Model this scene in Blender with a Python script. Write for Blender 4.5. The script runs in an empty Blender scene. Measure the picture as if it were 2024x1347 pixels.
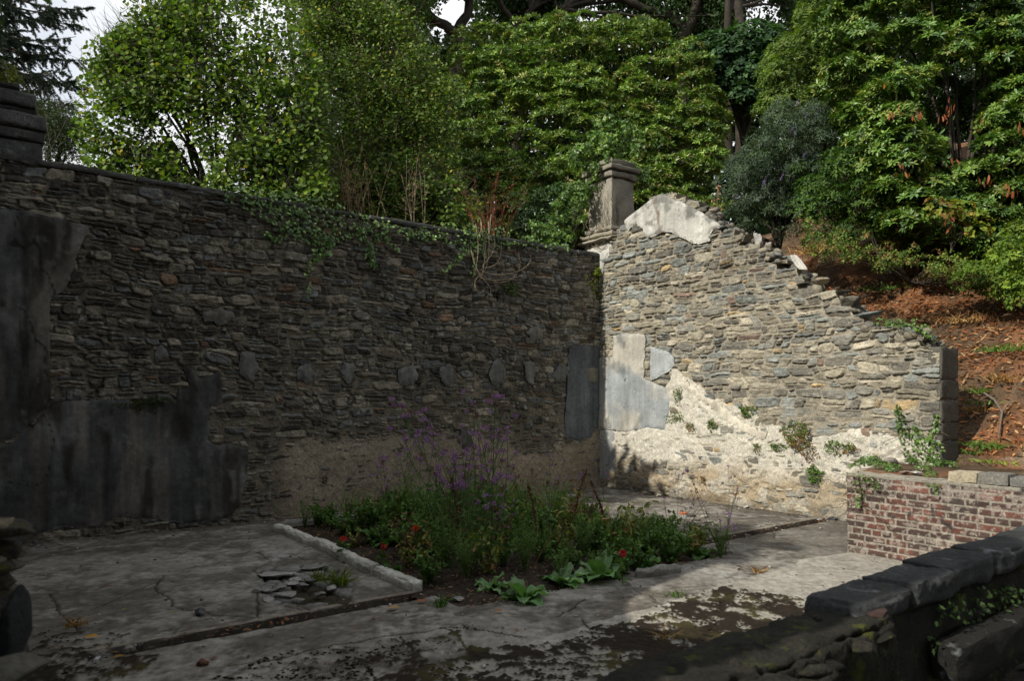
import bpy, math
import numpy as np
from mathutils import Vector

sc = bpy.context.scene
C = sc.collection
R = math.radians
# ------------------------------------------------------------------ camera, sky, sun
F, CX, HY, H = 1418.0, 1012.0, 790.0, 1.75          # focal length in photo pixels, centre, horizon row, eye height
cam_d = bpy.data.cameras.new('camera'); cam = bpy.data.objects.new('camera', cam_d); C.objects.link(cam)
cam.location = (0, 0, H); cam.rotation_euler = (R(90), 0, 0)
cam_d.sensor_width = 36; cam_d.lens = 36 * F / 2024; cam_d.shift_y = (HY - 673.5) / 2024
cam_d.clip_end = 600; cam_d.clip_start = 0.05
cam_d.dof.use_dof = True; cam_d.dof.focus_distance = 11.0; cam_d.dof.aperture_fstop = 2.8
sc.camera = cam

u2 = np.array([0.7997, 0.6004]); v2 = np.array([-0.6004, 0.7997]); C2 = np.array([1.76, 14.40])
SUN_EL = R(35)
az = -u2 * math.cos(R(1.5)) + v2 * math.sin(R(1.5))
SUN = np.array([az[0] * math.cos(SUN_EL), az[1] * math.cos(SUN_EL), math.sin(SUN_EL)])
sun_d = bpy.data.lights.new('sun', 'SUN'); sun = bpy.data.objects.new('sun', sun_d); C.objects.link(sun)
sun_d.energy = 3.8; sun_d.angle = R(0.6); sun_d.color = (1.0, 0.93, 0.80)
sun.rotation_euler = Vector(-SUN).to_track_quat('-Z', 'Y').to_euler()

w = bpy.data.worlds.new('World'); sc.world = w; w.use_nodes = True
nt = w.node_tree; nt.nodes.clear()
o_ = nt.nodes.new('ShaderNodeOutputWorld'); bg = nt.nodes.new('ShaderNodeBackground')
sky = nt.nodes.new('ShaderNodeTexSky'); sky.sky_type = 'NISHITA'; sky.sun_disc = False
sky.sun_elevation = SUN_EL; sky.sun_rotation = math.atan2(SUN[0], SUN[1])
tc = nt.nodes.new('ShaderNodeTexCoord'); nz = nt.nodes.new('ShaderNodeTexNoise')
nz.inputs['Scale'].default_value = 2.2; nz.inputs['Detail'].default_value = 5
rp = nt.nodes.new('ShaderNodeValToRGB'); rp.color_ramp.elements[0].position = .22; rp.color_ramp.elements[1].position = .50
mx = nt.nodes.new('ShaderNodeMixRGB'); mx.inputs[2].default_value = (6.6, 6.7, 6.8, 1)
nt.links.new(tc.outputs['Generated'], nz.inputs['Vector']); nt.links.new(nz.outputs['Fac'], rp.inputs[0])
nt.links.new(rp.outputs[0], mx.inputs[0]); nt.links.new(sky.outputs[0], mx.inputs[1])
nt.links.new(mx.outputs[0], bg.inputs[0]); bg.inputs[1].default_value = 0.115
nt.links.new(bg.outputs[0], o_.inputs[0])
sc.view_settings.view_transform = 'Standard'; sc.view_settings.look = 'None'
sc.view_settings.exposure = 0.50; sc.view_settings.gamma = 1
sc.cycles.max_bounces = 6; sc.cycles.transmission_bounces = 3; sc.cycles.diffuse_bounces = 3; sc.cycles.glossy_bounces = 2
sc.cycles.use_denoising = True

# ------------------------------------------------------------------ numeric helpers
RNG = np.random.default_rng(11)
_T = np.random.default_rng(5).random(65536).astype(np.float32)
def _h(i, j, k, s): return _T[(i * 73856093 ^ j * 19349663 ^ k * 83492791 ^ s * 2654435) & 65535]
def vnoise(x, y, z=0.0, s=0):
    x, y = np.asarray(x, float), np.asarray(y, float); z = np.asarray(z, float) + 0 * x
    xi, yi, zi = np.floor(x).astype(np.int64), np.floor(y).astype(np.int64), np.floor(z).astype(np.int64)
    fx, fy, fz = x - xi, y - yi, z - zi
    fx = fx * fx * (3 - 2 * fx); fy = fy * fy * (3 - 2 * fy); fz = fz * fz * (3 - 2 * fz)
    r = 0
    for a in (0, 1):
        for b in (0, 1):
            r = r + (fx if a else 1 - fx) * (fy if b else 1 - fy) * ((1 - fz) * _h(xi + a, yi + b, zi, s) + fz * _h(xi + a, yi + b, zi + 1, s))
    return r * 2 - 1
def fbm(x, y, z=0.0, s=0, o=4):
    r, a = 0, .5
    for i in range(o):
        r = r + a * vnoise(np.asarray(x) * 2 ** i, np.asarray(y) * 2 ** i, np.asarray(z) * 2 ** i, s + i * 7); a *= .5
    return r
def smooth(a, b, x):
    t = np.clip((x - a) / (b - a), 0, 1); return t * t * (3 - 2 * t)
def nrm(a): return a / np.maximum(np.linalg.norm(a, axis=-1, keepdims=True), 1e-9)
def inpoly(x, y, poly):
    p = np.asarray(poly, float); r = np.zeros(np.shape(x), bool); j = len(p) - 1
    for i in range(len(p)):
        xi, yi, xj, yj = p[i, 0], p[i, 1], p[j, 0], p[j, 1]
        c = ((yi > y) != (yj > y)) & (x < (xj - xi) * (y - yi) / ((yj - yi) if yj != yi else 1e-9) + xi)
        r ^= c; j = i
    return r
def segdist(x, y, pts):
    d = np.full(np.shape(x), 1e9)
    for (ax, ay), (bx, by) in zip(pts[:-1], pts[1:]):
        dx, dy = bx - ax, by - ay; t = np.clip(((x - ax) * dx + (y - ay) * dy) / max(dx * dx + dy * dy, 1e-9), 0, 1)
        d = np.minimum(d, np.hypot(x - ax - t * dx, y - ay - t * dy))
    return d
def ray(px, py): return np.array([(px - CX) / F, 1.0, (HY - py) / F])
def at(px, py, Y): r = ray(px, py); return np.array([r[0] * Y, Y, H + r[2] * Y])
def floorpt(px, py, z=0.0):
    r = ray(px, py); Y = (z - H) / r[2]; return np.array([r[0] * Y, Y, z])
def st(P):
    d = C2 - np.asarray(P)[..., :2]; return d @ u2, d @ v2
def world(s, t, z=0.0):
    s, t, z = np.broadcast_arrays(np.asarray(s, float), np.asarray(t, float), np.asarray(z, float))
    return np.stack([C2[0] - u2[0] * s - v2[0] * t, C2[1] - u2[1] * s - v2[1] * t, z], -1)
class Plane:                                         # a vertical wall plane: origin, direction along it, normal to the room
    def __init__(s, o, a, n): s.o, s.a, s.n = np.array(o, float), np.array(a, float), np.array(n, float)
    def pos(s, c, z, h=0.0):
        c = np.asarray(c, float); z = np.asarray(z, float) + 0 * c; h = np.asarray(h, float) + 0 * c
        xy = s.o + c[..., None] * s.a + h[..., None] * s.n
        return np.concatenate([xy, z[..., None]], -1)
    def px(s, px, py):
        r = ray(px, py); Y = (s.o @ s.n) / (r[:2] @ s.n); P = r * Y; return float((P[:2] - s.o) @ s.a), float(H + P[2])
    def poly(s, pts): return [s.px(*p) for p in pts]
PA = Plane(C2, -u2, -v2); PB = Plane(C2, -v2, -u2)

# ------------------------------------------------------------------ mesh helpers
class Acc:
    def __init__(s): s.V, s.F, s.C, s.n = [], {}, [], 0
    def add(s, V, faces, col):
        V = np.asarray(V, float).reshape(-1, 3); n = len(V)
        for f in faces:
            f = np.asarray(f, np.int64)
            if len(f): s.F.setdefault(f.shape[1], []).append(f + s.n)
        c = np.asarray(col, float)
        s.C.append(np.broadcast_to(c, (n, 3)) if c.ndim == 1 else c); s.V.append(V); s.n += n
    def build(s, name, mat, parent=None, base=None, sm=True):
        V = np.concatenate(s.V); Cc = np.concatenate(s.C)
        off = np.zeros(3)
        q = parent
        while q is not None: off += np.array(q.location); q = q.parent
        if base is not None: off = np.asarray(base, float)
        V = V - off
        me = bpy.data.meshes.new(name)
        fs = [np.concatenate(v) for v in s.F.values()]
        loops = np.concatenate([f.ravel() for f in fs]); tot = np.concatenate([np.full(len(f), f.shape[1]) for f in fs])
        st_ = np.concatenate([[0], np.cumsum(tot)[:-1]])
        me.vertices.add(len(V)); me.vertices.foreach_set('co', V.astype(np.float32).ravel())
        me.loops.add(len(loops)); me.loops.foreach_set('vertex_index', loops.astype(np.int32))
        me.polygons.add(len(tot)); me.polygons.foreach_set('loop_start', st_.astype(np.int32)); me.polygons.foreach_set('loop_total', tot.astype(np.int32))
        me.polygons.foreach_set('use_smooth', np.full(len(tot), sm))
        me.update(calc_edges=True)
        a = me.color_attributes.new('Col', 'FLOAT_COLOR', 'POINT')
        a.data.foreach_set('color', np.concatenate([Cc, np.ones((len(Cc), 1))], 1).astype(np.float32).ravel())
        me.materials.append(mat)
        o = bpy.data.objects.new(name, me); C.objects.link(o)
        if parent is not None: o.parent = parent
        elif base is not None: o.location = base
        return o
def tag(o, label=None, cat=None, group=None, kind=None):
    if label: o['label'] = label
    if cat: o['category'] = cat
    if group: o['group'] = group
    if kind: o['kind'] = kind
    return o
def thing(name, label, cat, loc=(0, 0, 0), group=None):
    o = bpy.data.objects.new(name, None); C.objects.link(o); o.location = tuple(float(q) for q in loc); o.empty_display_size = .1
    return tag(o, label, cat, group)
def dup(root, loc, rz, sca=1.0, label=None):
    r = root.copy(); C.objects.link(r); r.location = tuple(float(q) for q in loc); r.rotation_euler = (0, 0, rz); r.scale = (sca,) * 3
    if label: r['label'] = label
    for ch in list(root.children):
        c = ch.copy(); C.objects.link(c); c.parent = r
        for g in list(ch.children):
            d = g.copy(); C.objects.link(d); d.parent = c
    return r

def tube(acc, pts, rad, col, k=5):
    P = np.asarray(pts, float); n = len(P); rad = np.broadcast_to(np.asarray(rad, float), (n,))
    T = nrm(np.gradient(P, axis=0)); ref = np.array([0, 0, 1.0]) if abs(T[0, 2]) < .9 else np.array([1.0, 0, 0])
    A = nrm(np.cross(T, ref)); B = np.cross(T, A)
    th = np.arange(k) / k * 2 * np.pi
    V = P[:, None] + rad[:, None, None] * (np.cos(th)[None, :, None] * A[:, None] + np.sin(th)[None, :, None] * B[:, None])
    i = np.arange(n - 1)[:, None] * k; j = np.arange(k)[None]; j2 = (j + 1) % k
    q = np.stack([i + j, i + j2, i + k + j2, i + k + j], -1).reshape(-1, 4)
    acc.add(V, [q, np.array([[*range(k)][::-1]]), np.array([[(n - 1) * k + a for a in range(k)]])] if k in (3,) else [q], col)
def tubes(acc, P, rad, col, k=3):                      # P (N, m, 3) many thin stems at once
    P = np.asarray(P, float); N, m, _ = P.shape; rad = np.broadcast_to(np.asarray(rad, float), (N, m))
    T = nrm(np.gradient(P, axis=1)); ref = np.array([.31, .17, .05]); A = nrm(np.cross(T, ref + 0 * T)); B = np.cross(T, A)
    th = np.arange(k) / k * 2 * np.pi
    V = P[:, :, None] + rad[:, :, None, None] * (np.cos(th)[None, None, :, None] * A[:, :, None] + np.sin(th)[None, None, :, None] * B[:, :, None])
    b = np.arange(N)[:, None, None] * m * k; i = np.arange(m - 1)[None, :, None] * k; j = np.arange(k)[None, None]; j2 = (j + 1) % k
    q = np.stack([b + i + j, b + i + j2, b + i + k + j2, b + i + k + j], -1).reshape(-1, 4)
    c = np.asarray(col, float)
    if c.ndim == 2: c = np.repeat(c, m * k, 0)
    acc.add(V, [q], c)
TPL = {
 'long': (np.array([[0,0,0],[.3,-.42,.03],[.3,0,-.03],[.3,.42,.03],[.68,-.46,.0],[.68,0,-.06],[.68,.46,.0],[1,0,-.12]]),
          [np.array([[0,1,2],[0,2,3],[4,7,5],[5,7,6]]), np.array([[1,4,5,2],[2,5,6,3]])]),
 'round': (np.array([[0,0,0],[.22,-.48,.05],[.62,-.5,.02],[1,0,-.1],[.62,.5,.02],[.22,.48,.05],[.5,0,-.05]]),
           [np.array([[0,1,6],[1,2,6],[2,3,6],[3,4,6],[4,5,6],[5,0,6]])]),
 'ivy': (np.array([[0,0,0],[-.08,-.4,.04],[.3,-.3,0],[.35,-.62,-.03],[.6,-.25,0],[1,0,-.1],[.6,.25,0],[.35,.62,-.03],[.3,.3,0],[-.08,.4,.04]]),
         [np.array([[0,1,2],[0,2,8],[0,8,9],[2,3,4],[2,4,6],[2,6,8],[4,5,6],[8,6,7]])]),
 'small': (np.array([[0,0,0],[.45,-.5,.04],[1,0,-.06],[.45,.5,.04]]), [np.array([[0,1,2],[0,2,3]])]),
}
def leaves(acc, kind, P, A, N, L, W, col):
    tv, tf = TPL[kind]; P = np.asarray(P, float); n = len(P); k = len(tv)
    A = nrm(A); N = nrm(N - A * (A * N).sum(-1, keepdims=True)); B = np.cross(N, A)
    L = np.broadcast_to(np.asarray(L, float), (n,))[:, None, None]; W = np.broadcast_to(np.asarray(W, float), (n,))[:, None, None]
    V = P[:, None] + A[:, None] * tv[None, :, 0:1] * L + B[:, None] * tv[None, :, 1:2] * W + N[:, None] * tv[None, :, 2:3] * L
    off = np.arange(n)[:, None, None] * k
    acc.add(V, [(f[None] + off).reshape(-1, f.shape[1]) for f in tf], np.repeat(np.broadcast_to(col, (n, 3)), k, 0))
def rand_dir(n, rng=RNG): return nrm(rng.normal(size=(n, 3)))
def pick(pal, n, rng=RNG, jit=.25, w=None):
    pal = np.asarray(pal, float); c = pal[rng.choice(len(pal), n, p=w)]
    return c * (1 + jit * rng.uniform(-1, 1, (n, 1)))
def whorls(acc, P, D, rng, nl, L, W, pal, w=None, spread=(50, 100), kind='long', jit=.3):
    n = len(P); D = nrm(D); ref = nrm(rng.normal(size=(n, 3))); X = nrm(np.cross(D, ref)); Yv = np.cross(D, X)
    th = np.linspace(0, 2 * np.pi, nl, endpoint=False)[None] + rng.uniform(-.25, .25, (n, nl)) + rng.uniform(0, 6, (n, 1))
    el = np.radians(rng.uniform(spread[0], spread[1], (n, nl)))[..., None]
    rad = X[:, None] * np.cos(th)[..., None] + Yv[:, None] * np.sin(th)[..., None]
    A = D[:, None] * np.cos(el) + rad * np.sin(el); A[..., 2] -= .15
    N = D[:, None] * np.sin(el) - rad * np.cos(el)
    m = n * nl; keep = rng.random(m) < .92
    Ls = L * rng.uniform(.65, 1.15, m)
    wc = pick(pal, n, rng, jit, w); cc = np.repeat(wc, nl, 0) * rng.uniform(.82, 1.18, (m, 1))
    PP = np.repeat(P, nl, 0) + A.reshape(-1, 3) * .01
    leaves(acc, kind, PP[keep], A.reshape(-1, 3)[keep], N.reshape(-1, 3)[keep], Ls[keep], (Ls * W / L)[keep], cc[keep])
_ico = {}
def ico(sub):
    if sub not in _ico:
        import bmesh
        b = bmesh.new(); bmesh.ops.create_icosphere(b, subdivisions=sub, radius=1)
        _ico[sub] = (np.array([v.co[:] for v in b.verts]), np.array([[v.index for v in f.verts] for f in b.faces])); b.free()
    return _ico[sub]
def rock(acc, c, dim, rng, rz=0.0, tilt=(0, 0), col=(.2, .2, .2), sub=3, cuts=9, rough=.03):
    V, Fc = ico(sub); V = V.copy()
    for k in range(cuts):
        n = nrm(rng.normal(size=3)); d = rng.uniform(.5, .8); V = V - n * np.maximum(0, V @ n - d)[:, None]
    V = V / np.abs(V).max(0)
    V = V * (1 + rough * fbm(V[:, 0] * 2.5 + c[0] * 9, V[:, 1] * 2.5, V[:, 2] * 2.5)[:, None] * 3)
    V = V * np.asarray(dim) / 2
    for a, (i, j) in ((tilt[0], (1, 2)), (tilt[1], (0, 2)), (rz, (0, 1))):
        ca, sa = math.cos(a), math.sin(a); x, y = V[:, i].copy(), V[:, j].copy(); V[:, i] = x * ca - y * sa; V[:, j] = x * sa + y * ca
    acc.add(V + np.asarray(c), [Fc], col)
def box(acc, P8, col):
    acc.add(P8, [np.array([[0,3,2,1],[4,5,6,7],[0,1,5,4],[1,2,6,5],[2,3,7,6],[3,0,4,7]])], col)
def obox(acc, s0, s1, t0, t1, z0, z1, col):           # a box in room coordinates
    box(acc, np.concatenate([world([s0, s1, s1, s0], [t0, t0, t1, t1], z) for z in (z0, z1)]), col)
def slab(acc, s0, s1, t0, t1, z0, z1, col, seed=0, n=(8, 4, 3), amp=.012):    # worn block: gridded box with noise
    k = max(n); g = []
    def face(A, B, C_, D, a, b):
        U, W_ = np.meshgrid(np.linspace(0, 1, a), np.linspace(0, 1, b), indexing='ij')
        P = (1 - U)[..., None] * ((1 - W_)[..., None] * A + W_[..., None] * D) + U[..., None] * ((1 - W_)[..., None] * B + W_[..., None] * C_)
        i = np.arange(a - 1)[:, None] * b + np.arange(b - 1)[None]
        q = np.stack([i, i + b, i + b + 1, i + 1], -1).reshape(-1, 4)
        g.append((P.reshape(-1, 3), q))
    a, b, c = n
    v = lambda s, t, z: np.array([s, t, z], float)
    face(v(s0,t0,z1), v(s1,t0,z1), v(s1,t1,z1), v(s0,t1,z1), a, b); face(v(s0,t0,z0), v(s1,t0,z0), v(s1,t1,z0), v(s0,t1,z0), a, b)
    face(v(s0,t0,z0), v(s1,t0,z0), v(s1,t0,z1), v(s0,t0,z1), a, c); face(v(s0,t1,z0), v(s1,t1,z0), v(s1,t1,z1), v(s0,t1,z1), a, c)
    face(v(s0,t0,z0), v(s0,t1,z0), v(s0,t1,z1), v(s0,t0,z1), b, c); face(v(s1,t0,z0), v(s1,t1,z0), v(s1,t1,z1), v(s1,t0,z1), b, c)
    ctr = v((s0+s1)/2, (t0+t1)/2, (z0+z1)/2); half = v(abs(s1-s0)/2, abs(t1-t0)/2, abs(z1-z0)/2)
    for P, q in g:
        d = (P - ctr) / half; e = np.sort((1 - np.abs(d)) * half, 1)[:, 1]
        P = P - d * (amp * (.9 + .8 * vnoise(P[:, 0]*9, P[:, 1]*9, P[:, 2]*9, seed)) * smooth(.030, 0, e))[:, None]
        nx = np.stack([fbm(P[:, 0]*6, P[:, 1]*6, P[:, 2]*6, seed + i * 3) + .5 * np.abs(fbm(P[:, 0]*19, P[:, 1]*19, P[:, 2]*19, seed + i * 3 + 40)) for i in range(3)], -1)
        P = P + nx * amp * 1.7
        acc.add(world(P[:, 0], P[:, 1], P[:, 2]), [q], col)

# ------------------------------------------------------------------ materials
def make_mat(name, base=None, rough=.9, spec=.25, noises=((3, .75, 1.2),), bump=((60, .3, .004),), trans=0.0, patches=(), streak=None, mapping=None):
    m = bpy.data.materials.new(name); m.use_nodes = True; n = m.node_tree; L = n.links; N = n.nodes
    b = N['Principled BSDF']; b.inputs['Roughness'].default_value = rough; b.inputs['Specular IOR Level'].default_value = spec
    t = N.new('ShaderNodeTexCoord'); vec = t.outputs['Object']
    if base is None:
        a = N.new('ShaderNodeAttribute'); a.attribute_name = 'Col'; col = a.outputs['Color']
    else:
        a = N.new('ShaderNodeRGB'); a.outputs[0].default_value = (*base, 1); col = a.outputs[0]
    def noise(scale, detail=6, vec=vec, rough=.6):
        q = N.new('ShaderNodeTexNoise'); q.inputs['Scale'].default_value = scale; q.inputs['Detail'].default_value = detail
        q.inputs['Roughness'].default_value = rough; L.new(vec, q.inputs['Vector']); return q.outputs['Fac']
    def mul(col, fac, lo, hi, f0=.3, f1=.7):
        r = N.new('ShaderNodeMapRange'); r.inputs['From Min'].default_value = f0; r.inputs['From Max'].default_value = f1
        r.inputs['To Min'].default_value = lo; r.inputs['To Max'].default_value = hi; L.new(fac, r.inputs['Value'])
        v = N.new('ShaderNodeVectorMath'); v.operation = 'SCALE'; L.new(col, v.inputs[0]); L.new(r.outputs[0], v.inputs['Scale']); return v.outputs[0]
    for s_, lo, hi in noises: col = mul(col, noise(s_), lo, hi)
    if streak:
        mp = N.new('ShaderNodeMapping'); mp.inputs['Scale'].default_value = (streak[0], streak[0], streak[1]); L.new(vec, mp.inputs['Vector'])
        col = mul(col, noise(1.0, 6, mp.outputs[0]), streak[2], streak[3])
    for c_, s_, thr, wd in patches:
        r = N.new('ShaderNodeMapRange'); r.inputs['From Min'].default_value = thr; r.inputs['From Max'].default_value = thr + wd
        L.new(noise(s_, 8, rough=.65), r.inputs['Value']); x = N.new('ShaderNodeMixRGB'); x.inputs[2].default_value = (*c_, 1)
        L.new(r.outputs[0], x.inputs[0]); L.new(col, x.inputs[1]); col = x.outputs[0]
    L.new(col, b.inputs['Base Color'])
    prev = None
    for s_, st_, ds in bump:
        q = N.new('ShaderNodeBump'); q.inputs['Strength'].default_value = st_; q.inputs['Distance'].default_value = ds
        L.new(noise(s_), q.inputs['Height'])
        if prev: L.new(prev, q.inputs['Normal'])
        prev = q.outputs[0]
    if prev: L.new(prev, b.inputs['Normal'])
    if trans:
        tr = N.new('ShaderNodeBsdfTranslucent'); g = N.new('ShaderNodeVectorMath'); g.operation = 'MULTIPLY'; g.inputs[1].default_value = (1.5, 1.7, .6)
        L.new(col, g.inputs[0]); L.new(g.outputs[0], tr.inputs['Color']); ms = N.new('ShaderNodeMixShader'); ms.inputs[0].default_value = trans
        L.new(b.outputs[0], ms.inputs[1]); L.new(tr.outputs[0], ms.inputs[2]); L.new(ms.outputs[0], N['Material Output'].inputs['Surface'])
    return m
M_leaf = make_mat('waxy_leaf', rough=.40, spec=.45, noises=((.9, .7, 1.3), (4, .8, 1.2)), bump=(), trans=.13)
M_matte = make_mat('soft_leaf', rough=.65, spec=.25, noises=((1.1, .72, 1.28), (5, .85, 1.15)), bump=(), trans=.24)
M_dead = make_mat('dry_stem', rough=.85, noises=((20, .7, 1.2),), bump=())
M_bark = make_mat('bark', rough=.95, noises=((5, .5, 1.3), (30, .7, 1.2)), bump=((30, .8, .02),))
M_stoneA = make_mat('shaded_rubble', noises=((2.0, .75, 1.25), (45, .5, 1.4)), bump=((55, .7, .010), (180, .4, .003)),
                    patches=(((.20, .21, .19), 9, .66, .03), ((.012, .011, .008), 3.2, .60, .10)), spec=.2)
M_stoneB = make_mat('pale_rubble', noises=((1.7, .85, 1.15), (50, .60, 1.32)), bump=((60, .7, .008), (190, .4, .003)),
                    patches=(((.10, .095, .08), 4.5, .64, .10), ((.38, .37, .33), 26, .68, .03)), spec=.2)
M_plasterA = make_mat('grey_plaster', noises=((1.2, .6, 1.35), (14, .75, 1.25), (70, .8, 1.2)), bump=((25, .3, .01), (140, .4, .003)),
                      streak=(5, .45, .55, 1.4), patches=(((.16, .155, .14), 22, .70, .02), ((.02, .018, .012), 3, .63, .12)))
M_plasterB = make_mat('pale_plaster', noises=((2.5, .75, 1.2), (40, .8, 1.15)), bump=((18, .3, .012), (150, .4, .003)),
                      streak=(6, .6, .72, 1.2), patches=(((.12, .115, .10), 6, .63, .07), ((.55, .54, .50), 40, .71, .02)))
M_rock = make_mat('loose_stone', noises=((4, .7, 1.25), (40, .65, 1.3)), bump=((30, .7, .012), (120, .5, .004)),
                  patches=(((.30, .30, .27), 20, .66, .03),))
M_concrete = make_mat('floor_concrete', noises=((.9, .8, 1.2), (7, .8, 1.2), (90, .75, 1.25)), bump=((70, .5, .005), (260, .5, .002)), spec=.2)
M_soil = make_mat('soil', noises=((3, .6, 1.4), (40, .5, 1.5)), bump=((40, 1, .03),))
M_brick = make_mat('brick_face', noises=((5, .7, 1.3), (60, .6, 1.35)), bump=((90, .6, .005),),
                   patches=(((.28, .26, .22), 16, .62, .06), ((.035, .03, .028), 5, .55, .10)))
M_moss = make_mat('moss_stone', noises=((6, .6, 1.4), (60, .5, 1.5)), bump=((50, 1, .02),), patches=(((.05, .055, .01), 7, .56, .08),))
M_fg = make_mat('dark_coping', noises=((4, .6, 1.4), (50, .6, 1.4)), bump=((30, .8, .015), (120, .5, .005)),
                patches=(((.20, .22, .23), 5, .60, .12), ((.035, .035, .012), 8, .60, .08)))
M_needle = make_mat('needles', rough=.6, noises=((1, .8, 1.2),), bump=(), trans=.1)
M_petal = make_mat('petal', rough=.6, noises=((10, .8, 1.2),), bump=(), trans=.3)

# ------------------------------------------------------------------ rubble masonry
def stonefield(S, Z, seed, rmin, rmax, wmin, wmax, big=1.0):
    rng = np.random.default_rng(seed); tab = rng.random((70001, 6))
    Zw = Z + .10 * fbm(S * .8, Z * .9, 0, seed + 1, 2) + .030 * fbm(S * 4.5, Z * 7, 0, seed + 2, 3) + .012 * fbm(S * 16, Z * 24, 0, seed + 4, 2)
    Sw = S + .07 * fbm(S * 3, Z * 4, 0, seed + 3, 3) + .018 * fbm(S * 18, Z * 16, 0, seed + 5, 2)
    zb = [Zw.min() - .2]
    while zb[-1] < Zw.max() + .2: zb.append(zb[-1] + rng.uniform(rmin, rmax))
    zb = np.array(zb); k = np.clip(np.searchsorted(zb, Zw) - 1, 0, len(zb) - 2)
    z0, z1 = zb[k], zb[k + 1]
    sl = rng.uniform(-.5, .5, len(zb))[k]; Sq = Sw + sl * (Zw - (z0 + z1) / 2) * 1.0
    j = np.zeros(S.shape, int); s0 = np.zeros(S.shape); s1 = np.zeros(S.shape)
    for r in range(len(zb) - 1):
        m = k == r
        if not m.any(): continue
        sb = [S.min() - 1.0]
        while sb[-1] < S.max() + 1: sb.append(sb[-1] + rng.uniform(wmin, wmax) * rng.choice([.6, 1, 1.5]))
        sb = np.array(sb); q = np.clip(np.searchsorted(sb, Sq[m]) - 1, 0, len(sb) - 2); j[m] = q; s0[m] = sb[q]; s1[m] = sb[q + 1]
    cell = (k * 613 + j * 7) % 70001
    r = tab[cell]
    ns = np.where(z1 - z0 > rmin * 1.25, np.where(r[..., 0] < .42, 1, np.where(r[..., 0] < .8, 2, 3)), np.where(r[..., 0] < .65, 1, 2))
    fr = (Zw - z0) / (z1 - z0)
    c1 = np.where(ns == 2, .35 + .3 * r[..., 1], .25 + .15 * r[..., 1]); c2 = .6 + .15 * r[..., 2]
    slope = (r[..., 3] - .5) * .25 * (Sq - (s0 + s1) / 2) / np.maximum(s1 - s0, .05)
    frs = fr + slope
    sub = np.where(ns == 1, 0, np.where(ns == 2, (frs > c1) * 1, (frs > c1) * 1 + (frs > c2) * 1))
    lo = np.where(sub == 0, 0, np.where(sub == 1, c1, c2)); hi = np.where(ns == 1, 1, np.where(sub == 0, c1, np.where((sub == 1) & (ns == 3), c2, 1)))
    lo = lo - np.where(sub > 0, slope, 0); hi = hi - np.where(hi < 1, slope, 0)
    hh = np.maximum((hi - lo) * (z1 - z0) / 2, .006); zc = (hi + lo) / 2 * (z1 - z0) + z0
    hw = (s1 - s0) / 2; scn = (s0 + s1) / 2
    sid = (cell * 5 + sub * 11 + 3) % 70001; rr = tab[sid]
    x, z = (Sq - scn) / hw, (Zw - zc) / (hh * (1 + .25 * (rr[..., 4] - .5)))
    p = 3.5 + 8.0 * rr[..., 5]
    q = (np.abs(x) ** p + np.abs(z) ** p) ** (1 / p); d = (1 - q) * np.minimum(hw, hh)
    cs, cz = scn - sl * 0, zc
    area = (S.max() - S.min()) * (Z.max() - Z.min())
    for b in range(int(area * big)):
        bs, bz = rng.uniform(S.min(), S.max()), rng.uniform(Z.min(), Z.max()); a, e = rng.uniform(.07, .19), rng.uniform(.035, .085)
        m = (np.abs(S - bs) < a * 1.5) & (np.abs(Z - bz) < e * 2)
        if not m.any(): continue
        tl = rng.uniform(-.2, .2); xs = (S[m] - bs) + .5 * (Sw[m] - S[m]); zs = (Z[m] - bz) + .9 * (Zw[m] - Z[m]) - .07 * fbm(bs * .7, bz * .9, 0, seed + 1, 2) * .7 - tl * xs
        pp = rng.uniform(2.6, 5); qb = (np.abs(xs / a) ** pp + np.abs(zs / e) ** pp) ** (1 / pp)
        inn = qb < 1.0; idx = np.argwhere(m)
        ii = tuple(idx[inn].T); dd = (1 - qb[inn]) * e * .8
        d[ii] = dd; sid[ii] = (60000 + b * 3) % 70001; x[ii] = (xs / a)[inn]; z[ii] = (zs / e)[inn]; cs[ii] = bs; cz[ii] = bz
        oo = tuple(idx[~inn].T); d[oo] = np.minimum(d[oo], (qb[~inn] - 1) * e * .9)
    return d, sid, tab[sid], x, z, cs, cz
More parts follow.
